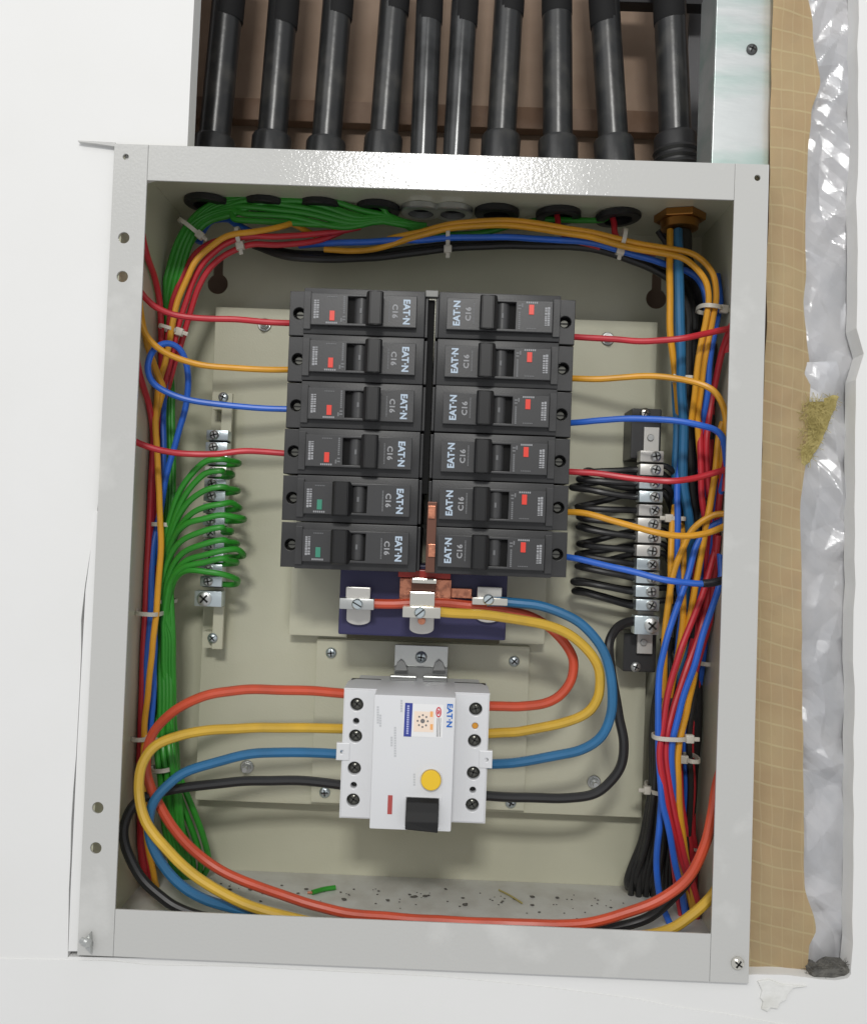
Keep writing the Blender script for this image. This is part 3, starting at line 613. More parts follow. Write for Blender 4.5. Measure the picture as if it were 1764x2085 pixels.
cq = Pf(892.5, 1450); me = plate([(x, z) for x, z in [(cq.x + .0016 * math.cos(t), cq.z + .003 * math.sin(t)) for t in [2 * math.pi * k / 20 for k in range(20)]]], [[(x, z) for x, z in [(cq.x + .0011 * math.cos(t), cq.z + .0023 * math.sin(t)) for t in [2 * math.pi * k / 20 for k in range(20)]]]], FY - .0003, FY - .0001)
pr = mat('print_red', (206, 40, 62), .5); obj('red_emblem', me, pr, sticker)
obj('red_emblem_mark', text_mesh('S', (cq.x, FY - .0002, cq.z), (0, 0, -1), (1, 0, 0), .0028, .0017, off=.04), pr, sticker)
bm = bmesh.new()
for xx_ in (889.5, 892.5, 896): 
    a_ = Pf(xx_, 1462); b_ = Pf(xx_, 1500); B(bm, a_.x, a_.x + .00028, FY - .0002, FY - .00015, b_.z, a_.z)
stuff(obj('small_print', bm, mat('print_dark', (84, 84, 88), .6), sticker))
bm = bmesh.new(); a_ = Pf(828, 1436); b_ = Pf(828, 1494); z_ = a_.z
while z_ > b_.z: B(bm, a_.x + .0002, a_.x + .0015, FY - .00025, FY - .00015, z_ - .0009, z_); z_ -= .0013
stuff(obj('band_print', bm, mat('print_pale', (176, 182, 226), .6), sticker))
cq = Pf(915, 1457); obj('printed_logo', text_mesh('EAT\u00b7N', (cq.x, FY - .0001, cq.z), (0, 0, -1), (1, 0, 0), .0134, .0033, off=.03), mat('print_logo_blue', (30, 104, 190), .5), rc)
bm = bmesh.new()
for (ax_, ay_, n_) in [(769, 1438, 7), (774, 1455, 5), (804, 1480, 12), (797, 1500, 4), (817, 1425, 5), (843, 1575, 5)]:
    for k in range(n_):
        q_ = Pf(ax_, ay_ + k * 5.2); B(bm, q_.x - .0006, q_.x + .0006, FY - .0001, FY + .00002, q_.z - .0011, q_.z)
stuff(obj('faint_print', bm, mat('print_faint', (196, 198, 200), .6), rc))
# DIN rail stub behind it
dr = thing('mounting_rail', 'short galvanised rail end with one screw above the grey switch', 'rail', P(856, 1385, .1))
obj('upper_web', box(X(803, 1340, .092), X(911, 1340, .092), .0915, .093, Z(857, 1357, .092), Z(857, 1314, .092), .0004), zinc, dr)
obj('lower_web', box(X(803, 1370, .1), X(910, 1370, .1), .0935, .0955, Z(857, 1500, .1), Z(857, 1352, .1), .0003), mat('shaded_zinc', (150, 151, 150), .45, .6), dr)  # greyer zinc puts the shadow on the rail's lower part into the colour
obj('rail_lip', box(X(794, 1378, .083), X(848, 1378, .083), .080, .086, Z(821, 1384, .083), Z(821, 1375, .083), .0006), zinc, dr)
obj('rail_lip', box(X(861, 1378, .083), X(910, 1378, .083), .080, .086, Z(885, 1386, .083), Z(885, 1376, .083), .0006), zinc, dr)
for px in (816, 893): obj('rail_gusset', plate([(P(px + a2, y2, .089).x, P(px + a2, y2, .089).z) for a2, y2 in [(-13, 1366), (-8, 1350), (0, 1343), (8, 1350), (14, 1366)]], [], .0885, .0912, .0004), MATS['shaded_zinc'], dr)
screw(dr, P(857, 1338, .0913), .0039, zinc_blue, ang=.1)

# ================================================================== terminal bars
def clamp_proto(parent, c, w, h, m, sxo, sr):
    o = obj('clamp', box(c.x - w / 2, c.x + w / 2, c.y, c.y + .011, c.z - h / 2, c.z + h / 2, .0008), m, parent, smooth=True)
    s = obj('clamp_screw', lathe(bmesh.new(), (c.x + sxo, c.y + .0003, c.z), (0, -1, 0), [(0, 0), (0, sr), (.0016, sr), (.0024, sr * .7), (.0025, 0)], 16), zinc, o, smooth=True)
    return o, s
def slot_on(par_root, c, sr, t, name='screw_slot'):
    bm = bmesh.new()
    for k in range(2):
        q = box(-sr * .7, sr * .7, -.0003, .0006, -sr * .13, sr * .13); bmesh.ops.rotate(q, verts=q.verts, cent=(0, 0, 0), matrix=Matrix.Rotation(t + k * math.pi / 2, 3, 'Y')); bmesh.ops.translate(q, verts=q.verts, vec=c)
        me = bpy.data.meshes.new('q'); q.to_mesh(me); q.free(); bm.from_mesh(me)
    return obj(name, bm, slot_m, par_root)
def bar(side):
    if side == 'L':
        th = thing('earth_bar', 'left terminal bar on an olive strip with green wires fanned across it', 'terminal bar', P(432, 1322, .11)); yc = .082
        tops = (446, 886); bots = (425.5, 1184); n = 13; wpx = 45; sxo = -.0016
        big = (424, 1219, 56, 32)
        obj('strip', box(X(441, 1060, .092), X(471 - 9, 1060, .092), .093, .0965, Z(433, 1322, .092), Z(455, 800, .092), .0004), paint_in, th)
        obj('standoff', box(X(425, 1060, .1), X(448, 1060, .1) , .0967, .1118, Z(433, 1318, .1), Z(433, 1285, .1)), paint_in, th)
        obj('standoff', box(X(425, 1060, .1), X(448, 1060, .1) , .0967, .1118, Z(455, 835, .1), Z(455, 800, .1)), paint_in, th)
        screw(th, P(433, 1299, .0928), .0034, zinc_blue, ang=.8); screw(th, P(455, 809, .0928), .0034, zinc_blue)
    else:
        th = thing('neutral_bar', 'right terminal bar between black end supports, crowded with black wires', 'terminal bar', P(1300, 1370, .11)); yc = .070
        tops = (1326, 929); bots = (1317, 1232); n = 12; wpx = 48; sxo = .0022
        big = (1315, 1273, 50, 38)
        obj('strip', box(X(1303, 1100, .082), X(1334, 1100, .082), .0815, .085, Z(1310, 1331, .082), Z(1324, 870, .082), .0004), tin, th)
        for px, py in ((1323, 891), (1309, 1308)): obj('rivet', cyl(P(px, py, .0813), (0, -1, 0), .0022, .0012, 16), zinc, th, smooth=True)
        obj('end_support', box(X(1284, 870, .086), X(1345, 870, .086), .0852, .1118, Z(1310, 935, .086), Z(1310, 832, .086), .001), blackp, th)
        obj('end_support', box(X(1267, 1340, .086), X(1334, 1340, .086), .0852, .1118, Z(1300, 1368, .086), Z(1300, 1290, .086), .001), blackp, th)
        screw(th, P(1312, 841, .0850), .0034, nickel); screw(th, P(1293, 1358, .0850), .0034, zinc)
    c0 = P(tops[0], tops[1], yc); c1 = P(bots[0], bots[1], yc); w = wpx / (F / (yc + .524)); ph = (c0.z - c1.z) / (n - 1); xm = (c0.x + c1.x) / 2
    for i in range(n):
        c = Vector((xm + rng.uniform(-.0003, .0003), yc + rng.uniform(-.0006, .0006), c0.z - ph * i))
        o, s = clamp_proto(th, c, w, ph * .84, zinc_blue if rng.random() < .7 else tin, sxo, ph * .38)
        slot_on(s if False else th, (c.x + sxo, c.y - .0023, c.z), ph * .38, rng.uniform(0, 1.5), 'screw_slot')
        q = obj('spacer', box(c.x - w / 2 + .001, c.x + w / 2 - .0008, yc + .004, yc + .0105, c.z - ph * .5, c.z - ph * .44), slot_m, th)
    cb = P(big[0], big[1], yc); sc_ = F / (yc + .524)
    o, s = clamp_proto(th, Vector((cb.x, yc - .001, cb.z)), big[2] / sc_, big[3] / sc_, zinc_blue, sxo * 1.4, .0048)
    slot_on(th, (cb.x + sxo * 1.4, yc - .0033, cb.z), .0048, .7, 'screw_slot')
    return [Vector((xm, yc, c0.z - ph * i)) for i in range(n)], w
LB, LW = bar('L'); RB, RW = bar('R')

# ================================================================== wires
def wire(label, m, r, pts, group=None, name='wire', n=10, cat='wire'):
    p3 = [P(*q) if len(q) == 3 and q[0] > 5 else Vector(q) for q in pts]
    bm = tube(p3, r, n)                       # keep the wire inside the sheet metal of the box
    if all(p.z < wz1 + .01 for p in p3):
        for k in range(0, len(bm.verts) // n):
            ring = [bm.verts[k * n + q] for q in range(n)]; c = sum((v.co for v in ring), Vector()) / n
            lo = wx0 + (qBL.x - qTL.x) * (wz1 - c.z) / (wz1 - wz0) + r + .0008; hi = wx1 - r - .0008; d = Vector((0, 0, 0))
            if c.x < lo: d.x = lo - c.x
            if c.x > hi: d.x = hi - c.x
            if c.y > DEP - r - .0003: d.y = DEP - r - .0003 - c.y
            if d.length:
                for v in ring: v.co += d
    o = obj(name, bm, m, None, origin=p3[0], smooth=True); return tag(o, label, cat, group)
def yy(pts, ys):
    """spread depths ys (list of (index fraction, Y)) along pts of (x, y)"""
    n = len(pts) - 1; out = []
    for i, (x, y) in enumerate(pts):
        t = i / n; k = 0
        while k < len(ys) - 2 and ys[k + 1][0] < t: k += 1
        (t0_, a0), (t1_, a1) = ys[k], ys[k + 1]; u = max(0, min(1, (t - t0_) / (t1_ - t0_))); out.append((x, y, a0 + (a1 - a0) * u))
    return out
rs = .00196; rb = .0030
GW = 'wires feeding the breakers'
E_ = .052  # depth where wires enter the breakers
wire('red wire from the top breaker of the left column, running left', RED, rs, yy([(608, 659), (560, 657), (500, 652), (420, 648), (355, 642), (318, 628), (297, 610), (280, 590), (262, 600), (258, 660)], [(0, E_), (.5, .036), (.8, .028), (1, .028)]), GW)
wire('golden yellow wire from the second breaker of the left column', ORG, rs, yy([(606, 752), (540, 753), (470, 749), (400, 741), (345, 723), (305, 692), (287, 655), (268, 600), (258, 560)], [(0, E_), (.5, .034), (.7, .028), (1, .028)]), GW)
wire('blue wire from the third left breaker, looping up beside the box wall', BLU, rs, yy([(604, 834), (500, 829), (430, 821), (360, 807), (317, 785), (302, 752), (313, 714), (340, 699), (367, 715), (380, 757), (378, 820), (362, 885), (343, 950), (331, 1010), (322, 1080), (312, 1150)], [(0, E_), (.35, .034), (.5, .045), (.7, .062), (1, .075)]), GW)
wire('red wire from the fourth breaker of the left column, crossing the earth bar', RED, rs, yy([(600, 925), (540, 921), (490, 919), (440, 924), (380, 925), (330, 917), (285, 903), (262, 888), (240, 880)], [(0, E_), (.5, .040), (.8, .030), (1, .026)]), GW)
wire('red wire from the top breaker of the right column', RED, rs, yy([(1150, 686), (1200, 688), (1260, 692), (1320, 695), (1390, 689), (1440, 679), (1485, 668), (1515, 668), (1525, 720)], [(0, E_), (.5, .034), (1, .05)]), GW)
wire('golden yellow wire from the second right breaker, bending down at the box wall', ORG, rs, yy([(1150, 771), (1210, 771), (1300, 767), (1370, 770), (1420, 780), (1455, 800), (1474, 840), (1475, 890), (1470, 930), (1462, 990)], [(0, E_), (.5, .030), (.8, .034), (1, .06)]), GW)
wire('blue wire from the third breaker of the right column', BLU, rs, yy([(1146, 864), (1180, 860), (1220, 855), (1290, 852), (1360, 855), (1420, 866), (1456, 877), (1472, 900), (1478, 950), (1482, 1010)], [(0, E_), (.5, .028), (.8, .032), (1, .055)]), GW)
wire('red wire from the fourth breaker of the right column, crossing the neutral bar', RED, rs, yy([(1140, 959), (1180, 962), (1240, 968), (1310, 975), (1370, 978), (1420, 972), (1480, 955), (1515, 955), (1530, 1000)], [(0, E_), (.5, .036), (1, .045)]), GW)
wire('golden yellow wire from the fifth breaker of the right column, sagging over the bundle', ORG, rs, yy([(1140, 1043), (1180, 1044), (1215, 1050), (1270, 1066), (1330, 1083), (1390, 1092), (1440, 1086), (1490, 1066), (1520, 1070)], [(0, E_), (.5, .030), (1, .03)]), GW)
wb = wire('blue wire from the bottom breaker of the right column, its end wrapped in black tape', BLU, rs, yy([(1135, 1131), (1170, 1137), (1220, 1148), (1280, 1163), (1350, 1180), (1400, 1188), (1436, 1190), (1470, 1183), (1510, 1170)], [(0, E_), (.5, .028), (1, .028)]), GW)
bm = tube([P(1430, 1190, .028), P(1450, 1188, .028), P(1470, 1183, .028), (P(1500, 1174, .028))], rs * 1.25, 10)
me = bpy.data.meshes.new('tape_wrap'); bm.to_mesh(me); bm.free(); me.transform(Matrix.Translation(-ORIG[wb.name])); me.materials.append(TAPE)
tw = bpy.data.objects.new('tape_wrap', me); C.objects.link(tw); tw.parent = wb
for p in me.polygons: p.use_smooth = True

# thick wires at the residual current device
GR = 'thick wires of the grey switch'
wire('thick brick red wire leaving the switch to the left and sweeping along the bottom', SAL, rb, yy([(720, 1414), (640, 1408), (534, 1404), (470, 1408), (418, 1417), (361, 1444), (322, 1479), (303, 1513), (297, 1552), (303, 1590), (322, 1636), (361, 1698), (418, 1752), (495, 1794), (572, 1821), (688, 1856), (803, 1869), (905, 1874), (1015, 1880), (1140, 1882), (1223, 1873), (1306, 1848), (1369, 1815), (1411, 1773), (1436, 1715), (1450, 1652), (1462, 1586), (1490, 1500)], [(0, .056), (.15, .045), (.3, .046), (.45, .050), (.6, .034), (.75, .020), (.9, .018), (1, .03)]), GR)
wire('thick yellow wire leaving the switch to the left, bending round at the box wall', YEL, rb, yy([(718, 1483), (640, 1481), (572, 1481), (490, 1483), (418, 1488), (361, 1500), (314, 1521), (288, 1559), (282, 1609), (291, 1656), (314, 1698), (361, 1752), (418, 1798), (495, 1840), (572, 1863), (700, 1893), (900, 1912), (1150, 1918), (1290, 1910), (1361, 1892), (1406, 1865), (1440, 1832), (1462, 1800), (1500, 1720)], [(0, .056), (.2, .036), (.4, .022), (.7, .010), (1, .022)]), GR)
wire('thick petrol blue wire leaving the switch to the left and diving behind the lower edge', TEA, rb, yy([(715, 1536), (650, 1532), (580, 1532), (514, 1536), (438, 1552), (380, 1571), (341, 1598), (314, 1629), (303, 1667), (307, 1713), (330, 1759), (368, 1802), (418, 1832), (488, 1852), (560, 1866), (700, 1890), (900, 1905), (1200, 1915)], [(0, .056), (.3, .044), (.6, .034), (.8, .022), (1, .018)]), GR)
wire('thick black wire leaving the switch to the left and curling along the left box wall', BLK, rb, yy([(712, 1600), (640, 1593), (572, 1590), (500, 1591), (457, 1594), (380, 1602), (322, 1613), (285, 1628), (262, 1652), (250, 1690), (257, 1732), (284, 1782), (322, 1821), (361, 1848), (420, 1868), (560, 1890), (900, 1912), (1150, 1904), (1223, 1893), (1290, 1880), (1340, 1855), (1395, 1800), (1432, 1725), (1458, 1640), (1480, 1560)], [(0, .056), (.25, .050), (.4, .034), (.6, .030), (.8, .034), (1, .03)]), GR)
wire('thick brick red wire looping from the right of the switch to the left clamp', SAL, rb, yy([(975, 1437), (1020, 1438), (1060, 1438), (1106, 1432), (1140, 1415), (1163, 1386), (1167, 1348), (1156, 1319), (1131, 1290), (1098, 1265), (1056, 1248), (984, 1235), (918, 1228), (850, 1229), (766, 1229), (715, 1226)], [(0, .056), (.4, .058), (.7, .050), (1, .0425)]), GR)
wire('thick yellow wire looping from the right of the switch to the middle clamp', YEL, rb, yy([(975, 1495), (1020, 1493), (1060, 1490), (1140, 1473), (1190, 1452), (1215, 1423), (1221, 1390), (1215, 1356), (1194, 1323), (1160, 1294), (1119, 1277), (1056, 1263), (973, 1250), (902, 1246), (860, 1244)], [(0, .056), (.5, .042), (.8, .034), (1, .0325)]), GR)
wire('thick petrol blue wire looping from the right of the switch to the right clamp', TEA, rb, yy([(975, 1557), (1020, 1555), (1056, 1552), (1131, 1540), (1181, 1527), (1223, 1498), (1244, 1452), (1246, 1402), (1235, 1348), (1215, 1306), (1181, 1269), (1140, 1247), (1090, 1232), (1035, 1226), (990, 1225)], [(0, .056), (.5, .040), (.8, .040), (1, .0425)]), GR)
wire('thick black wire looping from the right of the switch up to the neutral bar', BLK, rb, yy([(970, 1620), (1030, 1624), (1077, 1625), (1160, 1623), (1210, 1615), (1244, 1590), (1265, 1556), (1269, 1511), (1260, 1461), (1252, 1411), (1244, 1369), (1237, 1319), (1248, 1286), (1270, 1268), (1305, 1262)], [(0, .056), (.5, .052), (.8, .06), (1, .0755)]), GR)

# green earth wires fanned over the left bar
GE = 'green wires fanned across the left terminal bar'
tips = [(487, 942, 345, 1060), (472, 965, 350, 1075), (488, 998, 352, 1080), (492, 1033, 358, 1090), (495, 1055, 350, 1105), (474, 1080, 340, 1150), (484, 1106, 345, 1170), (494, 1128, 350, 1180), (480, 1143, 345, 1190), (484, 1181, 362, 1163)]
rise = [14, 18, 22, 20, 26, 24, 26, 26, 22, 8]
for k, (tx, ty, bx, by) in enumerate(tips):
    jg = rng.uniform(-2, 3); tx += rng.uniform(-5, 4); yk = ty - (4 if k < 9 else 8); j = min(len(LB) - 1, 3 + k)
    pts = [(346 + (k % 4) * 5, 1560, .098), (340 + (k % 4) * 5, 1470, .084 + .002 * (k % 3)), (334 + (k % 4) * 6, 1300, .075), (bx - 12, by + 70, .072), (bx, by, .066), (bx + 26, (by + yk) / 2 - 8, .060), (415, yk + rise[k] * .25, .058), (450, yk - 3, .058), (tx - 16, ty - (3 if k not in (3, 7) else 10), .063), (tx - 1, ty, .070), (tx - 2, ty + 3 + jg, .079), (tx - 22, ty + 5 + jg, .0855), (440, ty + 6, .088)]
    if k == 9: pts = [(344, 1560, .098), (340, 1450, .086), (342, 1300, .08), (345, 1220, .075), (356, 1180, .066), (380, 1161, .060), (420, 1163, .058), (452, 1168, .060), (476, 1176, .066), (484, 1182, .074), (476, 1190, .085), (440, 1188, .089)]
    wire('green wire arching over the left terminal bar, %s of the ten' % ['uppermost', 'second from the top', 'third from the top', 'fourth from the top', 'fifth from the top', 'sixth from the top', 'seventh from the top', 'eighth from the top', 'second lowest', 'lowest'][k], GRN, rs * .98, pts, GE)
# green bundle on the left: top arc and long drop
GB = 'green wires bundled down the left side'
tops_g = [(611, 386, 700, 394, 775, 420), (550, 397, 650, 402, 740, 428), (572, 406, 649, 418, 730, 441), (510, 409, 620, 424, 724, 447), (495, 421, 600, 431, 716, 453), (500, 436, 585, 440, 692, 462), (478, 447, 565, 451, 662, 458), (540, 414, 630, 411, 716, 434)]
for k in range(8):
    t = tops_g[k]; f = k / 7; y0 = .078 + .004 * (k % 3)
    dx = (k % 4) * 9 - 14; dd = (k // 4) * .006
    pts = [(842 + k * 4, 458 + (k % 3) * 7, .085), (790, 440 + f * 14, .08), (t[4], t[5], .078), (t[2], t[3], .076), (t[0], t[1], .076), (470 - f * 4, 402 + f * 36, .078), (425 + dx * .3, 420 + f * 30, .080), (395 + dx * .8, 455 + f * 14, .080), (368 + dx, 510, .080 + dd), (352 + dx, 570, .080 + dd), (343 + dx * .8, 640, .084 + dd), (340 + dx * .6, 720, .088 + dd), (343 + dx * .6, 820, .088 + dd), (344 + dx * .7, 950, .086 + dd), (338 + dx * .6, 1100, .084 + dd), (338 + dx * .7, 1230, .082 + dd), (338 + dx * .8, 1400, .078 + dd), (342 + dx, 1540, .076 + dd), (360 + dx * 1.8, 1620, .078 + dd), (386 + dx * 2.0, 1700, .085 + dd), (402 + dx * 1.8, 1755, .098), (396 + dx, 1790, .110)]
    wire('green wire in the bundle arching over the top left corner and down the left side', GRN, rs, pts, GB)
for k in range(6):
    dx = k * 7 - 16
    pts = [(340 + dx * .4, 1300, .098), (336 + dx * .8, 1430, .086), (334 + dx * .9, 1520, .066 + .003 * (k % 2)), (344 + dx, 1600, .066 + .003 * (k % 2)), (352 + dx, 1680, .074), (362 + dx * 1.0, 1745, .088), (372 + dx, 1790, .108)]
    wire('short green wire at the lower end of the left bundle, ending near the box floor', GRN, rs, pts, 'green wires ending at the lower left')
wire('single green wire crossing under the top wall towards a right hand conduit', GRN, rs, [(830, 468, .09), (900, 478, .092), (980, 474, .092), (1060, 456, .09), (1120, 447, .088), (1180, 448, .086), (1228, 446, .084), (1248, 425, .084), (1249, 405, .084)])
wire('short green offcut beside the lower right corner', GRN, rs * 1.2, [(1300, 1872, .07), (1330, 1890, .065), (1370, 1902, .06), (1400, 1912, .06)])

# left bundle: reds, blue, orange
GL = 'wires tied down the left side'
wire('orange wire arching over the upper left corner and down the left side', ORG, rs, [(630, 455, .085), (611, 449, .082), (572, 460, .072), (514, 472, .066), (464, 479, .064), (434, 497, .064), (399, 531, .064), (380, 570, .064), (361, 616, .064), (349, 666, .064), (343, 700, .066), (335, 740, .066), (326, 766, .066), (319, 800, .064), (318, 889, .062), (324, 1004, .060), (327, 1100, .060), (324, 1177, .060), (318, 1235, .060), (309, 1340, .060), (301, 1417, .062), (295, 1482, .064), (293, 1600, .066), (301, 1715, .07), (314, 1782, .08), (320, 1804, .09)], GL)
wire('short orange stub branching off near the top edge', ORG, rs, [(590, 452, .08), (605, 460, .082), (626, 472, .086), (640, 480, .09)])
wire('golden yellow wire forming the inner loop under the blue loop at the left', ORG, rs, [(262, 590, .026), (284, 650, .036), (300, 700, .048), (312, 735, .055), (322, 766, .06), (330, 790, .064), (322, 830, .068), (312, 900, .07)], GL)
REDL = [[(734, 462, .085), (668, 474, .080), (580, 480, .074), (503, 481, .070), (464, 493, .069), (438, 510, .069), (411, 539, .069), (391, 577, .070), (378, 616, .070), (361, 666, .070), (350, 720, .072), (330, 800, .076), (308, 890, .076), (302, 1043, .076), (300, 1120, .076), (294, 1235, .074), (288, 1400, .074), (286, 1560, .076), (284, 1706, .078), (294, 1775, .085), (300, 1800, .095)],
        [(711, 464, .088), (649, 489, .082), (572, 497, .078), (518, 497, .074), (485, 506, .073), (452, 522, .073), (424, 550, .074), (402, 590, .074), (388, 630, .075), (368, 700, .077), (345, 780, .082), (316, 880, .082), (308, 1043, .082), (304, 1200, .080), (298, 1300, .080), (294, 1500, .082), (290, 1690, .084), (302, 1770, .09), (310, 1800, .1)],
        [(530, 478, .088), (491, 486, .085), (440, 490, .082), (399, 514, .080), (376, 552, .080), (360, 593, .080), (349, 630, .080), (338, 700, .082), (318, 780, .084), (298, 860, .080), (293, 1000, .078), (290, 1150, .076), (284, 1260, .074), (276, 1450, .074), (272, 1600, .076), (272, 1720, .08), (282, 1790, .09)],
        [(262, 440, .024), (284, 490, .032), (299, 527, .042), (311, 562, .056), (318, 608, .068), (320, 666, .074), (312, 730, .078), (296, 800, .078), (288, 880, .074), (288, 1000, .072), (286, 1150, .070), (282, 1260, .070), (274, 1420, .070), (266, 1600, .07)],
        [(250, 690, .022), (272, 740, .032), (290, 785, .044), (298, 830, .058), (299, 889, .068), (298, 1000, .068), (296, 1120, .068), (290, 1235, .068), (282, 1380, .068), (276, 1500, .070), (274, 1620, .074), (280, 1720, .08), (290, 1790, .09)]]
for k, r_ in enumerate(REDL):
    wire(['red wire whose upper end lies highest in the red group at the top left', 'red wire with the lower curved upper end at the top left', 'red wire running closest to the green bundle at the upper left', 'dark red wire entering from behind the left flange near the upper left', 'red wire entering from behind the left flange level with the third breaker'][k], RED, rs, r_, GL)
wire('blue wire running down beside the orange wire at the left', BLU, rs, [(345, 700, .074), (338, 760, .078), (333, 830, .078), (333, 908, .076), (330, 1004, .074), (318, 1080, .072), (311, 1120, .070), (307, 1197, .068), (303, 1293, .068), (299, 1359, .068), (296, 1450, .070), (292, 1560, .074)], GL)
wire('second blue wire at the left, reappearing near the thick red bend', BLU, rs, [(306, 1190, .078), (310, 1260, .074), (316, 1320, .072), (311, 1436, .072), (304, 1520, .074), (300, 1640, .08), (308, 1700, .085)], GL)
wire('short blue wire showing between the green and orange arcs at the top left', BLU, rs * 1.3, [(405, 495, .09), (412, 470, .09), (430, 448, .09), (462, 444, .088), (480, 455, .086), (497, 466, .084), (530, 480, .084)])
# top bundle
GT = 'wires tied along the top of the box'
wire('blue wire running along the top and down the right side', BLU, rs * 1.05, [(610, 500, .094), (641, 497, .088), (720, 493, .078), (848, 489, .072), (910, 485, .070), (1015, 483, .070), (1140, 489, .070), (1223, 499, .070), (1306, 522, .072), (1348, 537, .074), (1398, 553, .076), (1427, 582, .076), (1438, 640, .074), (1430, 700, .070), (1418, 780, .070), (1410, 870, .074)], GT)
wire('outer golden yellow wire running along the top and down the right side', ORG, rs, [(790, 488, .078), (848, 474, .072), (910, 458, .070), (994, 449, .068), (1065, 452, .066), (1181, 469, .064), (1256, 485, .064), (1348, 505, .064), (1410, 518, .062), (1446, 552, .060), (1458, 600, .058), (1452, 645, .056), (1440, 700, .054), (1428, 770, .056), (1418, 850, .06), (1424, 940, .066)], GT)
wire('inner golden yellow wire running along the top and down the right side', ORG, rs, [(660, 508, .086), (720, 511, .082), (784, 502, .076), (848, 482, .070), (910, 466, .069), (994, 458, .067), (1065, 462, .065), (1181, 479, .063), (1256, 497, .063), (1348, 517, .063), (1396, 530, .061), (1430, 564, .059), (1442, 602, .057), (1438, 645, .055), (1426, 700, .053), (1416, 770, .053), (1405, 860, .06)], GT)
wire('blue wire outside the yellow pair on the right, beside the box wall', BLU, rs, [(1466, 560, .075), (1466, 600, .068), (1462, 640, .062), (1454, 680, .056), (1444, 735, .056), (1438, 800, .058), (1428, 868, .064), (1424, 960, .07)], GT)
BKT = [[(515, 500, .10), (560, 516, .094), (611, 524, .09), (688, 528, .088), (784, 522, .086), (899, 508, .084), (1015, 500, .084), (1181, 505, .086), (1290, 530, .09), (1370, 575, .09), (1402, 640, .088), (1400, 720, .086), (1402, 800, .082), (1404, 900, .08), (1411, 1000, .08), (1420, 1060, .08)],
       [(540, 506, .105), (600, 516, .1), (688, 520, .096), (784, 514, .094), (899, 501, .092), (1015, 494, .092), (1181, 498, .094), (1300, 522, .098), (1385, 570, .098), (1414, 640, .094), (1412, 720, .092), (1404, 800, .09), (1410, 900, .088), (1420, 1000, .086), (1426, 1080, .084)],
       [(560, 510, .108), (640, 527, .100), (720, 526, .098), (820, 514, .096), (920, 502, .096), (1100, 496, .098), (1240, 506, .1), (1340, 545, .1), (1390, 620, .098), (1392, 700, .094), (1396, 780, .092), (1400, 880, .09), (1396, 1000, .09)]]
for k, r_ in enumerate(BKT):
    wire('black wire hanging under the blue one along the top and turning down at the right', BLK, .0026, r_, 'black wires along the top')
for k in range(5):
    wire('black wire in the dark knot right of the petrol blue cable', BLK, .0028, [(1340 + k * 6, 470, .095), (1372 + k * 6, 520, .1), (1398 + k * 6, 580, .1 - k * .002), (1404 + k * 5, 640, .1), (1398 + k * 5, 720, .098), (1404 + k * 4, 800, .096), (1410 + k * 3, 900, .094), (1420, 1020, .09)], 'black wires at the upper right corner')
for k, (a_, b_) in enumerate([((1130, 425), (1140, 470)), ((1243, 425), (1254, 482))]):
    wire(['red wire end dropping from a conduit right of the middle', 'red wire end dropping from the conduit near the right tie'][k], RED, rs, [(a_[0] - 2, a_[1] - 18, .084), (a_[0], a_[1], .082), ((a_[0] + b_[0]) / 2, (a_[1] + b_[1]) / 2, .078), (b_[0], b_[1], .074), (b_[0] + 30, b_[1] + 20, .074), (b_[0] + 80, b_[1] + 34, .078)])
# cables coming out of the gland
wire('thick petrol blue cable dropping from the gland at the upper right', TEA, .0030, [(1379, 470, .074), (1380, 520, .066), (1381, 600, .060), (1384, 700, .058), (1386, 792, .062), (1389, 868, .066), (1388, 962, .068), (1394, 1019, .070), (1403, 1070, .074), (1404, 1130, .084), (1396, 1220, .09), (1390, 1320, .095)])
wire('yellow wire dropping straight down left of the petrol blue cable', ORG, .0022, [(1363, 470, .074), (1362, 520, .066), (1362, 600, .061), (1364, 680, .060), (1372, 750, .064), (1378, 800, .072), (1382, 870, .08)])
wire('second petrol blue cable hidden behind the first one', TEA, .003, [(1390, 480, .09), (1378, 560, .084), (1376, 760, .082), (1378, 860, .078), (1374, 950, .078), (1378, 1030, .082), (1386, 1120, .09)])
# black neutral wires looping left of the right bar
tipsb = [(1182, 962), (1178, 975), (1164, 994), (1174, 1027), (1172, 1048), (1170, 1071), (1171, 1107), (1178, 1132), (1172, 1150), (1167, 1182), (1156, 1204)]
for k, (tx, ty) in enumerate(tipsb):
    blk = RB[min(k + 1, 11)]; q = CAM; bz = blk.z
    # picture row of the clamp
    vx = blk - CAM; by = CY + F * vx.dot(DN) / vx.dot(FW)
    d = rng.choice([-22, -16, 14, 20]) * rng.uniform(.7, 1.1); tx += rng.uniform(-4, 12); ty += rng.uniform(-4, 4)
    L1 = lambda t: by + (ty + 2 - by) * t
    pts = [(1312, by, .078), (1288, by, .078), (1262, L1(.2), .077), (1225, L1(.55), .077), (1195, L1(.85), .079), (tx + 8, ty + 2.5, .082), (tx, ty, .0855), (tx + 10, ty - 2, .089), (1225, ty + d * .45, .091), (1275, ty + d, .093), (1320, ty + d * 1.1, .094), (1352, ty - 2 + d, .094), (1372, ty + 22, .094), (1384, ty + 80, .094), (1376, 1330, .094)]
    wire('black wire looping out left of the right terminal bar, %s' % ['topmost of the loops', 'second loop from the top', 'third loop from the top', 'fourth loop from the top', 'fifth loop from the top', 'sixth loop from the top', 'seventh loop from the top', 'eighth loop from the top', 'third lowest loop', 'second lowest loop', 'lowest and longest loop'][k], BLK, rs * 1.05, pts, 'black wire loops beside the right terminal bar')
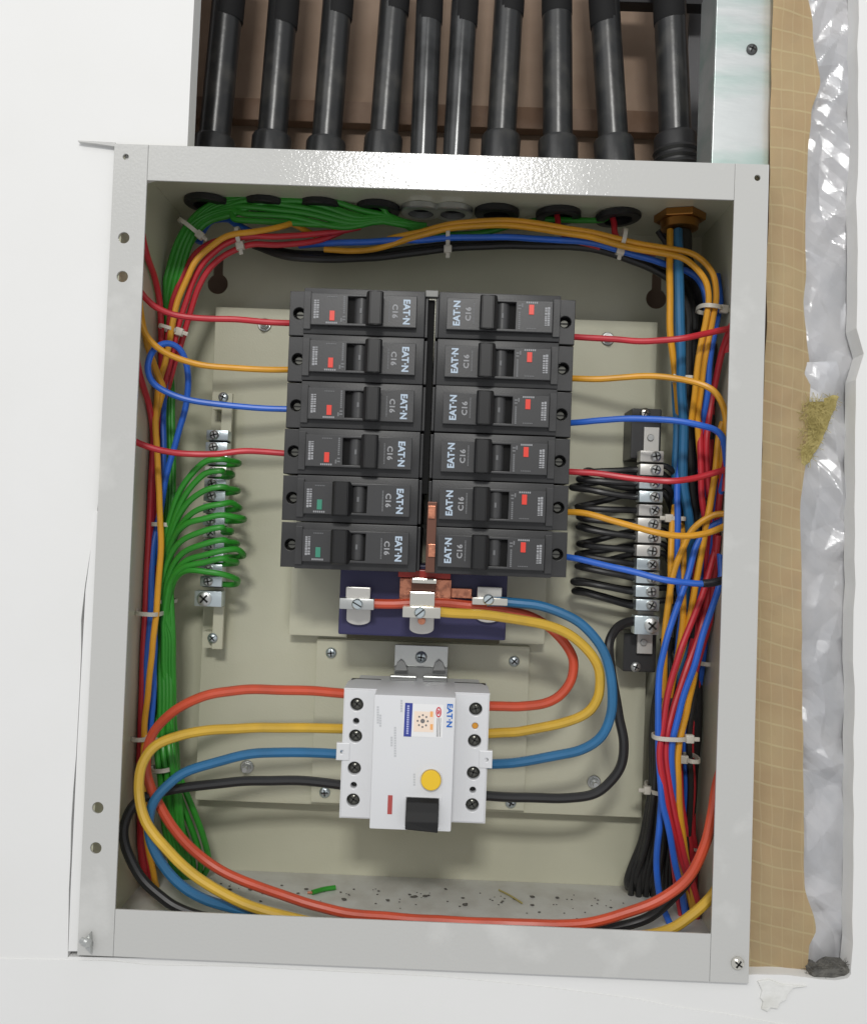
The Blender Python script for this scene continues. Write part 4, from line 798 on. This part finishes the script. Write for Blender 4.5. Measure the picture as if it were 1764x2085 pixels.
wire('black wire curving over the right end of the upper clamps', BLK, rs, [(1342, 946, .076), (1356, 950, .076), (1370, 962, .078), (1380, 990, .085), (1384, 1040, .09)], 'black wires right of the terminal bar')
wire('black wire curving right from the third clamp', BLK, rs, [(1340, 985, .076), (1355, 992, .077), (1366, 1006, .08), (1372, 1040, .088), (1374, 1090, .092)], 'black wires right of the terminal bar')
# right bundle
GRB = 'coloured wires tied down the right side'
RW_ = [
 ('red wire in the middle of the right bundle, above the crossing', RED, [(1438, 770, .072), (1424, 800, .068), (1422, 848, .064), (1424, 924, .062), (1426, 1000, .062), (1433, 1050, .066), (1446, 1100, .07), (1450, 1170, .072), (1440, 1260, .076)]),
 ('dark red wire coming down from the upper right flange', RED, [(1490, 660, .04), (1477, 695, .048), (1466, 730, .054), (1456, 770, .060), (1447, 810, .062), (1440, 860, .062), (1436, 905, .062), (1437, 960, .064), (1444, 1020, .066), (1456, 1080, .068), (1456, 1150, .066), (1445, 1200, .066), (1430, 1262, .066), (1415, 1311, .062), (1396, 1359, .058), (1381, 1406, .055), (1367, 1454, .052), (1359, 1492, .050), (1356, 1540, .050), (1361, 1598, .052), (1371, 1650, .054), (1390, 1736, .058), (1412, 1810, .066), (1431, 1869, .075), (1436, 1900, .08)]),
 ('golden yellow wire descending from the box wall through the right bundle', ORG, [(1470, 860, .052), (1463, 890, .052), (1456, 943, .052), (1446, 1019, .052), (1438, 1060, .052), (1430, 1105, .054), (1417, 1181, .056), (1405, 1245, .060), (1390, 1310, .062), (1370, 1370, .062), (1356, 1420, .060), (1350, 1480, .058), (1348, 1540, .058), (1354, 1610, .060), (1372, 1700, .066), (1392, 1800, .074), (1402, 1880, .084)]),
 ('red wire right of the descending yellow one', RED, [(1486, 940, .045), (1473, 972, .050), (1462, 1029, .056), (1458, 1090, .060), (1446, 1150, .058), (1430, 1207, .056), (1415, 1245, .055), (1396, 1292, .053), (1381, 1330, .051), (1365, 1387, .050), (1355, 1435, .049), (1347, 1492, .048), (1343, 1540, .048), (1349, 1598, .050), (1365, 1681, .054), (1384, 1744, .060), (1404, 1810, .068), (1420, 1880, .08)]),
 ('orange wire arching in from the right flange and down to the left', ORG, [(1500, 1046, .04), (1475, 1044, .044), (1453, 1047, .046), (1426, 1063, .048), (1406, 1084, .050), (1392, 1114, .050), (1377, 1152, .050), (1367, 1188, .050), (1361, 1226, .052), (1355, 1262, .054), (1349, 1310, .056), (1350, 1370, .060), (1352, 1420, .064)]),
 ('blue wire arching in under the orange one and swinging far left', BLU, [(1500, 1058, .048), (1474, 1058, .050), (1450, 1068, .052), (1430, 1088, .054), (1415, 1114, .054), (1401, 1171, .052), (1388, 1210, .050), (1367, 1264, .048), (1352, 1311, .047), (1343, 1359, .047), (1340, 1416, .047), (1339, 1473, .047), (1341, 1530, .050), (1345, 1619, .050), (1359, 1681, .052), (1377, 1773, .058), (1388, 1820, .066), (1396, 1880, .08)]),
 ('yellow wire at the left edge of the right bundle, below the clear tie', ORG, [(1372, 1030, .072), (1368, 1070, .066), (1367, 1131, .060), (1366, 1180, .060), (1362, 1230, .062)]),
 ('blue wire at the left edge beside the petrol blue cable', BLU, [(1384, 930, .076), (1377, 991, .068), (1379, 1076, .064), (1378, 1133, .064), (1382, 1190, .066), (1386, 1240, .068), (1380, 1300, .068), (1372, 1370, .066)]),
 ('yellow wire showing between the two blue ones', ORG, [(1386, 1060, .078), (1390, 1110, .072), (1390, 1150, .068), (1390, 1210, .064), (1388, 1264, .062), (1382, 1310, .062), (1372, 1360, .064), (1362, 1420, .066)]),
 ('blue wire along the right edge of the bundle, below the taped end', BLU, [(1480, 1130, .05), (1466, 1175, .046), (1460, 1200, .044), (1447, 1240, .044), (1430, 1292, .044), (1412, 1359, .044), (1391, 1416, .046), (1376, 1473, .047), (1369, 1510, .048), (1367, 1560, .050), (1370, 1620, .054), (1380, 1700, .062), (1394, 1790, .072), (1404, 1860, .08)]),
 ('yellow wire at the right edge of the lower bundle', ORG, [(1440, 1230, .080), (1424, 1310, .076), (1412, 1380, .068), (1403, 1420, .060), (1396, 1454, .054), (1385, 1501, .050), (1380, 1540, .050), (1379, 1598, .052), (1386, 1682, .056), (1398, 1761, .062), (1410, 1830, .07), (1418, 1890, .08)]),
 ('blue wire bulging left below the tie, near the lower right corner', BLU, [(1346, 1600, .060), (1342, 1682, .060), (1336, 1765, .062), (1344, 1827, .064), (1365, 1881, .064), (1385, 1920, .064)]),
 ('dark red wire deep in the lower right bundle', RED, [(1388, 1440, .084), (1376, 1540, .072), (1368, 1640, .068), (1366, 1720, .068), (1376, 1800, .074), (1386, 1870, .08), (1390, 1900, .085)]),
 ('red wire against the right wall near the bottom', RED, [(1384, 1480, .088), (1392, 1560, .086), (1400, 1640, .084), (1412, 1720, .085), (1430, 1800, .084), (1446, 1880, .088), (1450, 1910, .09)]),
 ('second red wire against the right wall, reaching the lower corner', RED, [(1392, 1500, .096), (1400, 1580, .094), (1412, 1660, .092), (1426, 1745, .090), (1440, 1820, .092), (1440, 1890, .095)]),
 ('orange wire between the two lower red ones', ORG, [(1372, 1500, .074), (1370, 1590, .068), (1374, 1660, .066), (1384, 1740, .066), (1402, 1820, .07), (1414, 1872, .078)]),
 ('blue wire behind the crossing, hugging the right wall', BLU, [(1484, 900, .05), (1480, 960, .055), (1478, 1040, .06), (1474, 1120, .066), (1468, 1180, .070), (1450, 1260, .074), (1436, 1340, .080), (1420, 1420, .090), (1400, 1500, .104), (1390, 1560, .112)]),
 ('red wire behind the crossing, hugging the right wall', RED, [(1482, 1090, .056), (1470, 1150, .06), (1456, 1220, .064), (1438, 1290, .068), (1420, 1350, .07), (1400, 1420, .068)]),
]
for lab, m_, pts in RW_: wire(lab, m_, rs * 1.04, pts, GRB)
for k in range(13):
    x0_ = 1320 + k * 3.4; xe = 1272 + k * 8
    wire('black wire of the bunch fanning down to the lower right corner', BLK, .0022, [(1372 - k * 2, 1300, .098), (1345 + k * 2, 1370, .098 - (k % 3) * .005), (x0_ + 8, 1460, .095 - (k % 3) * .006), (x0_ + 6, 1560, .09 - (k % 3) * .006), (x0_ + 2, 1620, .088 - (k % 3) * .006), ((x0_ + xe) / 2 + 8, 1710, .092 - (k % 3) * .004), (xe + 4, 1785, .1), (xe + 2 + rng.uniform(-4, 4), 1822 + rng.uniform(-16, 14), .110)], 'black wires fanning at the lower right')
for k in range(7):
    wire('black wire in the thick dark bundle along the right wall', BLK, .0036, [(1396 + k * 9, 1180, .1 - (k % 2) * .006), (1402 + k * 9, 1300, .098 - (k % 2) * .006), (1398 + k * 10, 1450, .092 - (k % 2) * .007), (1398 + k * 10, 1580, .09), (1402 + k * 9, 1700, .095), (1408 + k * 8, 1800, .1), (1412 + k * 8, 1890, .106)], 'thick black bundle along the right wall')

deep = [('red', RED, -4), ('blue', BLU, 8), ('golden yellow', ORG, -14), ('black', BLK, 16), ('dark red', RED, 20), ('petrol blue', TEA, -22)]
for k, (nm, m_, dx) in enumerate(deep):
    yd = .078 + .005 * (k % 3)
    wire('%s wire in the deepest layer of the tangle on the right' % nm, m_, rs, [(1466 + dx * .4, 700, yd), (1456 + dx * .6, 820, yd), (1450 + dx, 950, yd), (1440 - dx, 1060, yd), (1434 - dx, 1160, yd), (1418 - dx * .5, 1260, yd), (1400 + dx, 1380, yd + .002), (1386 + dx, 1500, yd), (1390 + dx, 1620, yd), (1404 - dx * .6, 1750, yd + .004), (1410 - dx, 1860, yd + .01), (1412 - dx, 1900, yd + .01)], 'deepest wires of the right bundle')

# ================================================================== cable ties
GC = 'nylon cable ties round the bundles'
def tie(px, py, Y, ang, half, dep, label, head=1, hw=.0026):
    """ang: direction of the bundle in the picture plane, degrees from the vertical"""
    c = P(px, py, Y); t = math.radians(ang); ax = Vector((math.sin(t), 0, math.cos(t))); sx_ = Vector((math.cos(t), 0, -math.sin(t))); dy = Vector((0, 1, 0))
    th = thing('cable_tie', label, 'cable tie', c, GC); bm = bmesh.new(); rings = []; n = 28; R = half / 3100.
    for k in range(n):
        u = 2 * math.pi * k / n; cu, su = math.cos(u), math.sin(u); e = .75
        p = c + sx_ * (R * math.copysign(abs(cu) ** e, cu)) + dy * (dep * math.copysign(abs(su) ** e, su)); o_ = (sx_ * cu + dy * su).normalized() * .0005
        rings.append([bm.verts.new(p + ax * hw / 2 - o_), bm.verts.new(p + ax * hw / 2 + o_), bm.verts.new(p - ax * hw / 2 + o_), bm.verts.new(p - ax * hw / 2 - o_)])
    for k in range(n):
        for j in range(4): bm.faces.new((rings[k][j], rings[(k + 1) % n][j], rings[(k + 1) % n][(j + 1) % 4], rings[k][(j + 1) % 4]))
    bmesh.ops.recalc_face_normals(bm, faces=bm.faces[:]); obj('strap', bm, nylon, th, smooth=True)
    hc = c + sx_ * (R + .001) * head - dy * dep * .45
    bm = box(-.0026, .0026, -.0022, .0022, -.0026, .0026, .0009); M = Matrix((sx_, dy, ax)).transposed()
    for v in bm.verts: v.co = hc + M @ v.co
    obj('head', bm, nylon, th, smooth=True)
    bm = box(0, .006, -.0005, .0005, -.0013, .0013, .0004)
    for v in bm.verts: v.co = hc + M @ Vector((v.co.x * head, v.co.y - .001, v.co.z))
    obj('tail', bm, nylon, th, smooth=True)
tie(388, 466, .080, 35, 26, .010, 'nylon tie holding the green bundle where it turns down', 1)
tie(488, 484, .074, 78, 18, .009, 'nylon tie round the red and orange arc at the upper left', 1)
tie(911, 486, .080, 88, 24, .012, 'nylon tie under the middle of the top bundle', 1)
tie(1264, 492, .074, 100, 22, .012, 'nylon tie round the yellow pair near the upper right', 1)
tie(1442, 630, .062, 5, 22, .010, 'nylon tie round the yellow pair just above the top right red wire', 1)
tie(347, 672, .072, 15, 20, .010, 'nylon tie level with the top breaker at the left', 1, .0022)
tie(1398, 776, .072, 3, 24, .014, 'nylon tie half covered by the second right yellow wire', -1)
tie(1377, 1056, .070, 0, 15, .006, 'clear tie round the thin blue wire below the petrol blue cable', -1)
tie(336, 1068, .076, 0, 22, .012, 'nylon tie round the green bundle, upper of the two beside the earth bar', 1)
tie(337, 1223, .080, 0, 20, .010, 'nylon tie round the green bundle level with the large earth clamp', -1, .0022)
tie(305, 1247, .066, 3, 24, .012, 'nylon tie with its head at the left, round red, blue and orange wires', -1)
tie(290, 1498, .070, 3, 16, .012, 'nylon tie beside the bend of the thick yellow wire', 1)
tie(334, 1562, .070, -5, 20, .010, 'nylon tie on the green bundle above the thick blue wire', -1)
tie(1362, 1500, .052, 0, 32, .008, 'long clear tie across the red, blue and yellow bundle at the lower right', 1)
tie(1405, 1543, .070, 0, 14, .010, 'short tie just below the long clear tie', -1)
tie(1440, 1348, .085, 0, 26, .012, 'grey looking tie on the black bundle by the right wall', -1)
tie(1334, 1604, .085, 0, 18, .014, 'tie round the black bunch above its fan', -1)
tie(1424, 1722, .09, 0, 26, .01, 'small tie on the black bundle near the thick red curve', -1, .0016)

# ================================================================== debris on the floor of the box
def floor_pt(px, py):
    d = FW + RT * ((px - CX) / F) + DN * ((py - CY) / F); return CAM + d * ((wz0 + .0002 - CAM.z) / d.z)
bm = bmesh.new(); rr = random.Random(12)
for k in range(95):
    px = rr.uniform(400, 1270); q = floor_pt(px, rr.gauss(1806 + (px - 470) * .046, 6) + (20 if rr.random() < .25 else 0))
    if not (.02 < q.y < DEP - .001): q = Vector((q.x, DEP - rr.uniform(.001, .02), wz0 + .0002))
    s_ = rr.choice([.0004, .0005, .0007, .0012]) * rr.uniform(.6, 1.2); r0 = bmesh.ops.create_icosphere(bm, subdivisions=1, radius=s_)
    for v in r0['verts']: v.co = q + Vector((v.co.x * rr.uniform(.8, 2), v.co.y, v.co.z * .6 + s_ * .4))
dbo = obj('crumbs', bm, mat('dust_crumbs', (88, 86, 80), .9)); dbo['kind'] = 'stuff'
a_, b_ = floor_pt(632, 1822), floor_pt(682, 1812)
oc = thing('wire_offcut', 'short green wire offcut with bared copper end lying on the box floor', 'offcut', (a_ + b_) / 2)
obj('sheath', tube([a_ + Vector((.001, 0, .0016)), (a_ + b_) / 2 + Vector((0, .001, .0016)), b_ + Vector((0, 0, .0016))], .0016), GRN, oc, smooth=True)
obj('core', tube([a_ + Vector((-.002, 0, .0014)), a_ + Vector((.0012, 0, .0016))], .0008), copper, oc, smooth=True)
a_, b_ = floor_pt(1015, 1815), floor_pt(1062, 1842)
tag(obj('wire_strand', tube([a_ + Vector((0, 0, .001)), (a_ + b_) / 2 + Vector((0, 0, .0015)), b_ + Vector((0, 0, .001))], .0006), mat('straw', (170, 156, 96), .6), origin=a_, smooth=True), 'thin straw coloured strand lying on the box floor right of the middle', 'strand')
